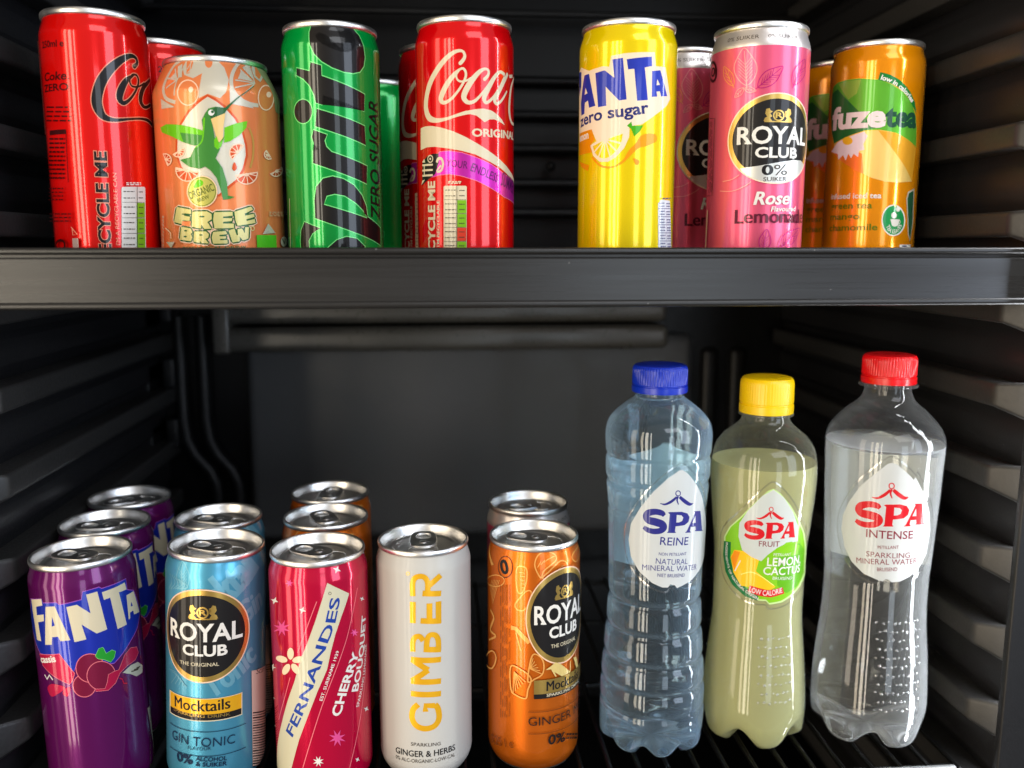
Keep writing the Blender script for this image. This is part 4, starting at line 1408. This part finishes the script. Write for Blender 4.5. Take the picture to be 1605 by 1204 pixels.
p.text('CHERRY', None, None, 78, WHITE, bold=0.03, path=[(790, 1752), (880, 1440), (985, 1095)])
p.text('BOUQUET', None, None, 50, WHITE, bold=0.025, path=[(975, 1489), (1034, 1100), (1056, 690)])
p.text('SPARKLING LEMONADE', None, None, 22, WHITE, path=[(985, 1660), (1050, 1300), (1068, 1000)])
for L in ([(545, 555), (440, 830), (345, 1090)], [(266, 1351), (205, 1580), (148, 1796)], [(970, 410), (880, 860), (818, 1070), (603, 1642), (400, 2296)], [(1058, 1275), (1002, 1765), (889, 2296)]):
    p.stroke([(x, y, 8) for x, y in L], PKL)
def star(x, y, r, m, n=4, q=0.38):
    p.poly([(x+r*(1 if i % 2 == 0 else q)*math.cos(math.pi*i/n-1.2), y+r*(1 if i % 2 == 0 else q)*math.sin(math.pi*i/n-1.2)) for i in range(2*n)], m)
for q in ((755, 220, 44, WHITE, 4), (258, 362, 44, HOT, 6), (105, 545, 42, WHITE, 4), (395, 645, 40, WHITE, 4), (180, 832, 92, HOT, 8), (938, 880, 46, HOT, 6), (760, 1985, 92, HOT, 8), (562, 2230, 60, WHITE, 8), (80, 1245, 42, WHITE, 5), (85, 1560, 30, WHITE, 4), (92, 1850, 30, WHITE, 4),
          (1018, 525, 26, WHITE, 4), (1062, 1680, 30, WHITE, 4), (40, 65, 26, WHITE, 4), (1020, 40, 24, WHITE, 4), (970, 2210, 26, WHITE, 4)):
    star(*q)
for dx, dy, r1 in ((0, -82, 90), (-92, -25, 30), (80, -20, 150), (-45, 82, 110), (52, 76, 60)):
    p.ell(272+dx, 1182+dy, 62, 34, ink(S(240, 214, 180)), rot=math.degrees(math.atan2(dy, dx)), n=20)
c.finish(CHR)

# ---- white can
MWH = ink(S(192, 190, 184), 0.0, 0.42, 0.25)
c = Can(-12, 475, ZL, 'white can with gold upright lettering in the middle of the lower shelf', tab=0, group=GL)
p = c.p.crop(580, 840, 3.308)
GIM = [[(250, 874), (224, 900), (218, 945), (240, 984), (288, 1000), (336, 984), (358, 945), (352, 896), (336, 874)]]
for q in GIM:
    p.stroke([(x, y, 29) for x, y in q], GOLD)
for q in ([(336, 880), (288, 880), (288, 912)], [(368, 817), (212, 817)], [(368, 752), (212, 752)], [(368, 640), (212, 640)], [(216, 752), (302, 696)], [(302, 696), (216, 640)],
          [(368, 588), (278, 588)], [(368, 440), (262, 440)], [(355, 454), (355, 340)], [(308, 454), (308, 350)], [(222, 452), (222, 342)], [(368, 298), (272, 298)], [(300, 262), (366, 204)]):
    p.stroke([(x, y, 29) for x, y in q], GOLD, sm=False)
for q in ([(354, 600), (354, 545), (340, 516), (312, 514), (296, 540), (292, 600)], [(222, 600), (222, 552), (234, 526), (258, 522), (276, 544)], [(222, 312), (222, 242), (240, 214), (276, 212), (298, 240), (298, 300)]):
    p.stroke([(x, y, 27) for x, y in q], GOLD)
p.ring(197, 195, 8, 8, 3, GOLD)
p.text('SPARKLING', (212, 1086), (366, 1084), 17, NUT)
p.text('GINGER & HERBS', (135, 1122), (440, 1108), 30, EBLK, bold=0.012)
p.text('0% ALC-ORGANIC-LOW-CAL', (135, 1152), (440, 1140), 18, NUT)
c.finish(MWH)

# ------------------------------------------------------------------ water bottles
def thin_plastic(name, tint, haze, veil=(0.8, 0.85, 0.9), edge=0.4):
    """clear blown PET: a thin skin, a little hazy, with a pale veil added edge-on to brighten the flanks"""
    m = bpy.data.materials.new(name)
    m.use_nodes = True
    nt = m.node_tree
    nt.nodes.clear()
    N_ = nt.nodes.new
    out = N_('ShaderNodeOutputMaterial')
    tr = N_('ShaderNodeBsdfTransparent')
    tr.inputs[0].default_value = (*tint, 1)
    gl = N_('ShaderNodeBsdfGlossy')
    gl.inputs['Roughness'].default_value = 0.03
    di = N_('ShaderNodeBsdfDiffuse')
    di.inputs[0].default_value = (*veil, 1)
    tl = N_('ShaderNodeBsdfTranslucent')
    tl.inputs[0].default_value = (*veil, 1)
    m0 = N_('ShaderNodeMixShader')
    m0.inputs[0].default_value = 0.4
    nt.links.new(di.outputs[0], m0.inputs[1])
    nt.links.new(tl.outputs[0], m0.inputs[2])
    lw = N_('ShaderNodeLayerWeight')
    lw.inputs['Blend'].default_value = 0.5
    pw = N_('ShaderNodeMath')
    pw.operation = 'POWER'
    pw.inputs[1].default_value = 1.7
    nt.links.new(lw.outputs['Facing'], pw.inputs[0])
    mr = N_('ShaderNodeMapRange')
    mr.inputs['To Min'].default_value = haze
    mr.inputs['To Max'].default_value = edge  # brightness of the bottle flanks, put into the skin as a veil
    nt.links.new(pw.outputs[0], mr.inputs[0])
    fr = N_('ShaderNodeFresnel')              # a thin wall: the same weak mirror from either side
    ge = N_('ShaderNodeNewGeometry')
    io = N_('ShaderNodeMapRange')
    io.inputs['To Min'].default_value = 1.5
    io.inputs['To Max'].default_value = 1/1.5
    nt.links.new(ge.outputs['Backfacing'], io.inputs[0])
    nt.links.new(io.outputs[0], fr.inputs[0])
    m1 = N_('ShaderNodeMixShader')
    nt.links.new(mr.outputs[0], m1.inputs[0])
    m2 = N_('ShaderNodeMixShader')
    nt.links.new(tr.outputs[0], m1.inputs[1])
    nt.links.new(m0.outputs[0], m1.inputs[2])
    nt.links.new(fr.outputs[0], m2.inputs[0])
    nt.links.new(m1.outputs[0], m2.inputs[1])
    nt.links.new(gl.outputs[0], m2.inputs[2])
    nt.links.new(m2.outputs[0], out.inputs[0])
    return m

def bead_plastic():
    m = bpy.data.materials.new('pet_bead')
    m.use_nodes = True
    nt = m.node_tree
    nt.nodes.clear()
    out = nt.nodes.new('ShaderNodeOutputMaterial')
    tr = nt.nodes.new('ShaderNodeBsdfTransparent')
    gl = nt.nodes.new('ShaderNodeBsdfGlossy')
    gl.inputs['Roughness'].default_value = 0.12
    mx = nt.nodes.new('ShaderNodeMixShader')
    mx.inputs[0].default_value = 0.30
    nt.links.new(tr.outputs[0], mx.inputs[1])
    nt.links.new(gl.outputs[0], mx.inputs[2])
    nt.links.new(mx.outputs[0], out.inputs[0])
    return m
BEAD = bead_plastic()

def liquid(name, tint, cloudy=0.0, body=(0.4, 0.4, 0.2), edge=None, trans=0.35):
    m = bpy.data.materials.new(name)
    m.use_nodes = True
    nt = m.node_tree
    p = nt.nodes['Principled BSDF']
    p.inputs['Base Color'].default_value = (*tint, 1)
    p.inputs['Transmission Weight'].default_value = 1
    p.inputs['Roughness'].default_value = 0.0
    p.inputs['IOR'].default_value = 1.33
    d = nt.nodes.new('ShaderNodeBsdfDiffuse')
    d.inputs[0].default_value = (*body, 1)
    t = nt.nodes.new('ShaderNodeBsdfTranslucent')
    t.inputs[0].default_value = (*body, 1)
    a = nt.nodes.new('ShaderNodeMixShader')
    a.inputs[0].default_value = trans
    nt.links.new(d.outputs[0], a.inputs[1])
    nt.links.new(t.outputs[0], a.inputs[2])
    b = nt.nodes.new('ShaderNodeMixShader')
    b.inputs[0].default_value = cloudy
    if edge is not None:                      # pale veil put on the edges, standing in for refracted brightness
        lw = nt.nodes.new('ShaderNodeLayerWeight')
        pw = nt.nodes.new('ShaderNodeMath')
        pw.operation = 'POWER'
        pw.inputs[1].default_value = 1.5
        nt.links.new(lw.outputs['Facing'], pw.inputs[0])
        mr = nt.nodes.new('ShaderNodeMapRange')
        mr.inputs['To Min'].default_value = cloudy
        mr.inputs['To Max'].default_value = edge
        nt.links.new(pw.outputs[0], mr.inputs[0])
        nt.links.new(mr.outputs[0], b.inputs[0])
    nt.links.new(p.outputs[0], b.inputs[1])
    nt.links.new(a.outputs[0], b.inputs[2])
    nt.links.new(b.outputs[0], nt.nodes['Material Output'].inputs[0])
    return m

class Bottle:
    def __init__(s, x, y, prof, n_feet, foot_h, label, level, grooves=(), dots=False):
        s.prof = prof
        s.root = empty('water_bottle', (x/1000, y/1000, EYE-0.296), label, 'bottle', 'bottles on the lower shelf')
        s.grooves, s.nf, s.fh, s.level, s.dots = grooves, n_feet, foot_h, level, dots
        s.p = Print(Matrix.Translation(-s.root.location), [(r, v) for r, v in prof])
    def rad(s, v):
        P = s.prof
        if v <= P[0][1]: return P[0][0]
        for i, ((r0, v0), (r1, v1)) in enumerate(zip(P, P[1:])):
            if v <= v1:
                t = (v-v0)/(v1-v0)
                rm = P[i-1][0] if i else r0
                rp = P[i+2][0] if i+2 < len(P) else r1
                r = 0.5*((2*r0)+(r1-rm)*t+(2*rm-5*r0+4*r1-rp)*t*t+(3*r0-rm-3*r1+rp)*t**3)
                break
        else:
            r = P[-1][0]
        for gv, gd, gw in s.grooves:
            r -= gd*math.exp(-((v-gv)/gw)**2)
        return r
    def surface(s, inset, vtop, cap_top):
        """body of revolution with moulded feet; inset in mm"""
        n = 120
        rows = []
        for q in (0.02, 0.2, 0.4, 0.55, 0.68, 0.78, 0.86, 0.92, 0.96):
            rows.append(('b', q))
        v = 0.0
        while v < vtop-0.4:
            rows.append(('w', v))
            v += 1.25 if (v > 24 or v < 0) else 1.0
        rows.append(('w', vtop))
        V, F = [], []
        for kind, q in rows:
            for k in range(n):
                a = 2*math.pi*k/n
                lob = 0.5-0.5*math.cos(s.nf*(a-s.ph))           # 0 at a foot, 1 between feet
                lob = lob**1.6
                if kind == 'b':
                    r = s.rad(4)*0.80*q
                    z = s.fh*0.8*(1-q**3)+lob*s.fh*(q**2)*0.95+0.2
                else:
                    t = max(0.0, 1-q/26.0)
                    r = s.rad(max(q, 0.0))
                    cut = max(0.0, 1-q/7.0)
                    r *= 1-0.20*cut**2
                    r -= lob*t*t*3.4*s.fh/12
                    z = q+lob*s.fh*0.95*t**1.5+0.2
                r = max(r-inset, 0.02)
                V.append((r*math.sin(a)/1000, -r*math.cos(a)/1000, (z+(inset*0.8 if kind == 'b' else 0))/1000))
        for i in range(len(rows)-1):
            for k in range(n):
                k2 = (k+1) % n
                F.append((i*n+k, i*n+k2, (i+1)*n+k2, (i+1)*n+k))
        F.append(tuple(n-1-k for k in range(n)))
        if cap_top:
            b = (len(rows)-1)*n
            m0 = len(V)
            for f in (0.96, 0.6, 0.2):
                for k in range(n):
                    x, y, z = V[b+k]
                    V.append((x*f, y*f, z-(0.0019 if f < .95 else 0.0015)))
            rr = [b, m0, m0+n, m0+2*n]
            for A, B in zip(rr, rr[1:]):
                for k in range(n):
                    k2 = (k+1) % n
                    F.append((A+k, A+k2, B+k2, B+k))
            F.append(tuple(m0+2*n+k for k in range(n)))
        return V, F
    def build(s, shell_m, liq_m, cap_m, cap_v, cap_r, ribs, ph=0.0):
        s.ph = ph
        top = s.prof[-1][1]
        V, F = s.surface(0.0, top, False)
        me = bpy.data.meshes.new('bottle_shell')
        me.from_pydata(V, [], F)
        bm = bmesh.new()
        bm.from_mesh(me)
        if s.dots:
            for (u0, u1, nu, v0, v1, nv) in s.dots:
                for j in range(nv):
                    for i in range(nu):
                        v = v0+(v1-v0)*j/(nv-1)
                        u = u0+(u1-u0)*(i+(0.5 if j % 2 else 0))/nu
                        r = s.rad(v)
                        a = u/r
                        r += 0.05
                        a += 0.012*math.sin(i*3.1+j*1.7)
                        v += 0.5*math.sin(i*2.3+j*4.1)
                        M = Matrix.Translation((r*math.sin(a)/1000, -r*math.cos(a)/1000, v/1000)) @ Matrix.Rotation(a, 4, 'Z') @ Matrix.Diagonal((1, .4, 1, 1))
                        q = bmesh.ops.create_icosphere(bm, subdivisions=2, radius=0.00085*(0.72+0.45*((i*7+j*5) % 9)/9), matrix=M)
                        for f in {f for w in q['verts'] for f in w.link_faces}:
                            f.material_index = 1
        # neck support ring
        if s.ring:
            rv, rr_ = s.ring
            rn = s.rad(rv)
            P = [(rn, rv-.7), (rr_, rv-.6), (rr_+.2, rv), (rr_, rv+.6), (rn, rv+.7)]
            rings = []
            for r, v in P:
                rings.append([bm.verts.new((r*math.sin(2*math.pi*k/64)/1000, -r*math.cos(2*math.pi*k/64)/1000, v/1000)) for k in range(64)])
            for A, B in zip(rings, rings[1:]):
                for k in range(64):
                    bm.faces.new((A[k], A[(k+1) % 64], B[(k+1) % 64], B[k]))
        bm.to_mesh(me)
        bm.free()
        smooth(me)
        link('bottle_shell', me, s.root, (shell_m, BEAD))
        V, F = s.surface(0.45, s.level, True)
        me = bpy.data.meshes.new('water')
        me.from_pydata(V, [], F)
        smooth(me, 60)
        link('water', me, s.root, (liq_m,))
        # screw cap
        v0, v1 = cap_v
        h = v1-v0
        prof = [(cap_r*.90, 0), (cap_r, .2), (cap_r*1.01, h*.08), (cap_r*1.01, h*.23), (cap_r*.975, h*.25), (cap_r*.975, h*.275), (cap_r, h*.30), (cap_r, h*.34), (cap_r*.995, h*.80), (cap_r*.97, h*.90), (cap_r*.91, h*.965), (cap_r*.8, h*.995), (cap_r*.4, h), (0.02, h)]
        n = 240
        V, F = [], []
        for r, z in prof:
            rib = 1.0 if h*.33 < z < h*.91 else 0.0
            for k in range(n):
                a = 2*math.pi*k/n
                rr = r*(1-rib*ribs*(k % 4 in (0, 1)))
                V.append((rr*math.sin(a)/1000, -rr*math.cos(a)/1000, (v0+z)/1000))
        for i in range(len(prof)-1):
            for k in range(n):
                k2 = (k+1) % n
                F.append((i*n+k, i*n+k2, (i+1)*n+k2, (i+1)*n+k))
        me = bpy.data.meshes.new('cap')
        me.from_pydata(V, [], F)
        smooth(me, 30)
        link('cap', me, s.root, (cap_m,))
        V, F, N, MI = s.p.solve()
        link('label', mesh_with_normals('label', V, F, N, MI, s.p.mats), s.root)
        V, F, N, MI = s.back.solve()
        link('back_label', mesh_with_normals('back_label', V, F, N, MI, s.back.mats), s.root)
        return s
    def back_label(s, pts, m, shift):
        """the same drop on the far side"""
        b = Print(s.p.Mi, s.p.prof)
        b.z = 0.32
        vm = sum(v for u, v in pts)/len(pts)
        um = sum(u for u, v in pts)/len(pts)
        b.poly([(math.pi*b.R+shift-(u-um)*1.25, vm+(v-vm)*1.1) for u, v in pts][::-1], m, True)
        s.back = b

LABW = ink(S(222, 226, 226), 0.0, 0.35, 0.5)
LABB = ink(S(226, 222, 208), 0.0, 0.5, 0.1)
SPB = ink(S(44, 46, 128), 0.0, 0.35, 0.5)
SPR = ink(S(206, 22, 34), 0.0, 0.35, 0.5)
SPM = ink(S(130, 24, 50), 0.0, 0.35, 0.5)
def film(base, amount):
    """thin printed film lets light through to the water behind it"""
    m = base.copy()
    m.name = 'label_film'
    nt = m.node_tree
    p = nt.nodes['Principled BSDF']
    t = nt.nodes.new('ShaderNodeBsdfTranslucent')
    t.inputs[0].default_value = p.inputs['Base Color'].default_value
    x = nt.nodes.new('ShaderNodeMixShader')
    x.inputs[0].default_value = amount
    nt.links.new(p.outputs[0], x.inputs[1])
    nt.links.new(t.outputs[0], x.inputs[2])
    nt.links.new(x.outputs[0], nt.nodes['Material Output'].inputs[0])
    return m
LABW = film(LABW, 0.25)
LABB = film(ink(S(240, 238, 228), 0.0, 0.5, 0.1), 0.1)
# three heavy flared capitals, drawn once
S_PEN = [(408, 505, 34), (385, 482, 50), (330, 470, 54), (268, 480, 60), (246, 512, 62), (268, 545, 66), (330, 562, 70), (385, 582, 68), (402, 612, 62), (372, 640, 54), (310, 646, 50), (255, 630, 46), (224, 606, 34)]
P_OUT = [(440, 478), (455, 472), (560, 470), (612, 484), (632, 518), (622, 560), (588, 590), (520, 600), (508, 600), (502, 645), (512, 660), (430, 660), (442, 645), (456, 492)]
P_IN = [(518, 498), (560, 502), (576, 522), (566, 552), (540, 565), (514, 566)]
A_OUT = [(590, 660), (606, 644), (680, 478), (672, 465), (728, 462), (742, 632), (750, 642), (676, 644), (686, 630), (684, 602), (642, 606), (634, 640), (644, 656)]
A_IN = [(655, 572), (684, 505), (686, 570)]
def spa(p, x0, y0, x1, y1, ink_, bg):
    f = lambda q: (x0+(q[0]-218)/527*(x1-x0), y1+(q[1]-660)/198*(y1-y0)) + ((q[2]*(y1-y0)/198,) if len(q) > 2 else ())
    p.stroke([f(q) for q in S_PEN], ink_)
    for o, i in ((P_OUT, P_IN), (A_OUT, A_IN)):
        p.poly([f(q) for q in o], ink_)
        p.poly([f(q) for q in i], bg)
def splash(p, x, y, k, m):
    """small emblem above the name: spread arms of a splash with a round top"""
    g = lambda a, b: (x+a*k, y+b*k)
    p.ring(*g(0, -95), 22*k, 24*k, 9*k, m, n=20)
    p.stroke([(*g(-12, -62), 20*k), (*g(-60, -20), 26*k), (*g(-120, 8), 18*k), (*g(-168, 0), 6*k)], m)
    p.stroke([(*g(14, -62), 26*k), (*g(62, -20), 34*k), (*g(108, 8), 28*k), (*g(140, 0), 8*k)], m)
    p.stroke([(*g(0, -66), 16*k), (*g(-10, -30), 14*k), (*g(4, 10), 8*k)], m)

def ridge(p, uv):
    """raised outline moulded round the label"""
    um = sum(u for u, v in uv)/len(uv)
    vm = sum(v for u, v in uv)/len(uv)
    z = p.z
    p.z = 0.1
    p.stroke([(um+(u-um)*1.12, vm+(v-vm)*1.09, 0.9) for u, v in uv], BEAD, True, closed=True)
    p.z = z
# ---- clear still water, blue cap
PB = [(29.6, 0), (31.2, 5), (31.5, 12), (31.4, 27), (31.1, 40), (30.6, 48), (29.8, 56.4), (29.2, 66), (28.5, 75), (28.0, 85), (27.6, 93), (27.6, 100), (27.7, 112), (28.1, 128.5), (28.5, 140.6), (28.9, 150), (29.8, 160), (30.3, 166.7), (30.4, 176), (30.6, 182), (30.8, 190), (29.2, 196.6), (25.0, 202), (19.0, 207.2), (14.4, 210.5), (13.8, 213), (13.6, 217), (13.4, 224)]
b = Bottle(124, 486, PB, 8, 7, 'clear bottle of still water with blue cap and ringed body', 211,
           grooves=[(177, .9, 1.6), (162.5, 1.0, 1.8), (146, .5, 1.4), (92.5, 1.5, 2.2), (74.5, 1.6, 2.2), (56.5, 1.5, 2.2), (40.5, 1.3, 2.2), (27, .7, 1.6)])
b.ring = None
p = b.p.crop(970, 720, 5.733)
p.z = 0.35
D = [(570, 95), (620, 130), (690, 220), (740, 330), (768, 480), (775, 640), (765, 850), (720, 990), (640, 1090), (520, 1155), (500, 1130), (460, 1122), (440, 1150), (390, 1150), (300, 1110), (180, 1000), (110, 870), (90, 720), (110, 580), (190, 440), (310, 290), (440, 170), (540, 100)]
p.poly(D, LABW)
duv = [p.at(*q) for q in D]
ridge(p, duv)
spa(p, 218, 462, 745, 660, SPB, LABW)
splash(p, 530, 395, 0.95, SPB)
p.text('REINE', (368, 766), (616, 766), 70, SPB, bold=0.005)
p.text('NON PETILLANT', (358, 860), (602, 858), 26, SPB)
p.text('NATURAL', (330, 935), (612, 938), 50, SPB, bold=-0.005)
p.text('MINERAL WATER', None, None, 48, SPB, bold=-0.005, path=[(212, 990), (440, 1002), (690, 985)])
p.text('NIET BRUISEND', (345, 1052), (585, 1052), 30, SPB)
b.back_label(duv, LABB, -9)
b.build(thin_plastic('pet_blue', (0.84, 0.925, 0.985), 0.015, (0.66, 0.80, 0.94), 0.16), liquid('water', (0.82, 0.93, 0.99), 0.02, (0.66, 0.82, 0.97), 0.62), plastic('blue_cap', S(12, 46, 176), 0.30, 0.05), (213.5, 229.5), 15.7, 0.022)

# ---- cloudy lemon water, yellow cap
PY = [(27.6, 0), (29.6, 5), (30.6, 15), (30.5, 29), (29.2, 47), (27.6, 64), (26.5, 76), (26.3, 84), (26.4, 94), (26.5, 104), (26.6, 112), (27.0, 120.5), (28.1, 131.7), (29.1, 142.8), (30.0, 153.8), (30.4, 164.8), (29.8, 173), (28.0, 180.1), (23.6, 186.6), (18.2, 191), (14.6, 194.5), (13.4, 197.5), (13.2, 201), (13.2, 214)]
b = Bottle(188, 488, PY, 5, 12, 'bottle of cloudy yellow fruit water with yellow cap and green label', 171.5, dots=[(-8, 15, 7, 34, 72, 8)])
b.ring = (199.5, 15.6)
p = b.p.crop(1120, 750, 5.733)
p.z = 0.35
D = [(530, 90), (590, 130), (680, 240), (750, 370), (800, 480), (820, 650), (810, 850), (760, 970), (680, 1060), (600, 1112), (490, 1132), (460, 1100), (390, 1096), (280, 1060), (160, 950), (100, 830), (80, 680), (90, 520), (140, 430), (230, 350), (380, 200), (480, 110)]
p.poly(D, ink(S(196, 224, 150), 0, .35, .5))
duv = [p.at(*q) for q in D]
ridge(p, duv)
LIM = ink(S(128, 192, 30), 0, .35, .5)
p.poly([(q[0]+(450-q[0])*.035, q[1]+(640-q[1])*.03) for q in D], LIM)
p.poly([(560, 700), (640, 600), (760, 580), (800, 640), (790, 840), (740, 960), (640, 1030), (560, 960)], ink(S(96, 170, 24), 0, .35, .5))
p.poly([(88, 560), (150, 570), (145, 720), (180, 850), (260, 960), (390, 1050), (390, 1096), (280, 1060), (160, 950), (100, 830), (80, 680)], ink(S(24, 110, 60), 0, .35, .5))
p.poly([(150, 700), (180, 640), (260, 650), (400, 730), (372, 832), (545, 970), (500, 1002), (320, 972), (240, 962), (172, 840)], ink(S(242, 190, 30), 0, .35, .5))
p.poly([(150, 710), (182, 645), (232, 660), (200, 760), (182, 830)], ink(S(236, 140, 20), 0, .35, .5))
p.stroke([(235, 735, 10), (185, 830, 10)], WHITE, sm=False)
p.stroke([(240, 860, 8), (330, 840, 8), (420, 880, 8), (530, 960, 8)], ink(S(250, 230, 120), 0, .35, .5))
p.poly([(530, 100), (620, 170), (700, 300), (745, 420), (742, 560), (640, 582), (560, 622), (480, 682), (420, 742), (330, 702), (250, 642), (217, 520), (226, 400), (300, 290), (430, 155)], LABW)
p.poly([(640, 575), (690, 566), (760, 600), (740, 680), (600, 700), (480, 700)], LIM)
spa(p, 268, 388, 718, 540, SPR, LABW)
splash(p, 508, 352, 0.80, SPR)
p.text('FRUIT', (398, 608), (580, 610), 48, SPM)
p.text('PETILLANT', (528, 694), (680, 690), 24, WHITE)
p.text('LEMON,', (470, 782), (762, 756), 70, WHITE, bold=0.015)
p.text('CACTUS', (436, 860), (756, 836), 66, WHITE, bold=0.015)
p.text('BRUISEND', (518, 906), (690, 904), 26, WHITE)
p.poly([(318, 958), (298, 1012), (400, 1052), (505, 1066), (622, 1030), (606, 975), (480, 1002)], SPR)
p.text('LOW CALORIE', None, None, 46, WHITE, bold=0.01, path=[(310, 1012), (400, 1042), (500, 1050), (606, 1022)])
p.text('INGREDIENTS OF NATURAL ORIGIN', None, None, 22, WHITE, bold=0.01, path=[(108, 570), (104, 700), (140, 850), (220, 970), (385, 1090)])
b.back_label(duv, LABB, -12)
b.build(thin_plastic('pet_clear', (0.96, 0.97, 0.96), 0.03, (0.85, 0.86, 0.7), 0.25), liquid('lemon_water', (0.92, 0.90, 0.62), 0.58, (0.70, 0.69, 0.34), 0.85, 0.25), plastic('yellow_cap', S(240, 196, 4), 0.32, 0.05), (200.2, 221.3), 15.3, 0.006, ph=0.0)

# ---- clear sparkling water, red cap
PR = [(29.0, 0), (32.0, 5), (33.2, 12.4), (33.6, 22), (33.2, 34), (32.6, 46), (31.6, 58), (30.4, 70), (29.7, 81.5), (29.5, 91), (29.5, 98.9), (29.6, 104), (30.0, 108.5), (30.4, 116.5), (31.1, 131), (31.6, 142), (32.2, 153), (32.5, 164.4), (32.9, 175.3), (33.0, 180.7), (32.7, 185.1), (30.9, 190.5), (27.0, 195.9), (21.4, 201.8), (15.8, 206.6), (13.7, 209.8), (12.8, 213.6), (12.8, 217), (12.8, 228)]
b = Bottle(259, 484, PR, 5, 12, 'clear bottle of sparkling water with red cap, nearest the right wall', 182.5, dots=[(-12, 17, 9, 30, 82, 11)])
b.ring = (216.2, 16.2)
p = b.p.crop(1305, 710, 5.733)
p.z = 0.35
D = [(540, 88), (580, 105), (680, 190), (730, 245), (740, 215), (765, 260), (830, 400), (868, 540), (872, 700), (840, 900), (780, 1020), (690, 1110), (600, 1155), (525, 1160), (500, 1135), (470, 1135), (450, 1155), (380, 1130), (270, 1075), (170, 970), (110, 840), (82, 680), (95, 560), (150, 440), (260, 290), (400, 170), (500, 95)]
p.poly(D, LABW)
duv = [p.at(*q) for q in D]
ridge(p, duv)
spa(p, 203, 452, 818, 660, SPR, LABW)
splash(p, 530, 396, 1.05, SPR)
p.text('INTENSE', (303, 752), (716, 766), 70, SPM, bold=0.005)
p.text('PETILLANT', (405, 860), (592, 858), 28, SPM)
p.text('SPARKLING', (303, 925), (690, 938), 46, SPM, bold=-0.005)
p.text('MINERAL WATER', None, None, 48, SPM, bold=-0.005, path=[(218, 985), (480, 1002), (750, 988)])
p.text('BRUISEND', (400, 1060), (578, 1058), 32, SPM)
b.back_label(duv, LABB, -16)
b.build(thin_plastic('pet_clear', (0.965, 0.975, 0.98), 0.015, (0.86, 0.90, 0.94), 0.16), liquid('sparkling_water', (0.96, 0.98, 0.985), 0.02, (0.88, 0.91, 0.93), 0.62), plastic('red_cap', S(214, 14, 22), 0.30, 0.05), (217.3, 234.2), 15.0, 0.022, ph=0.3)
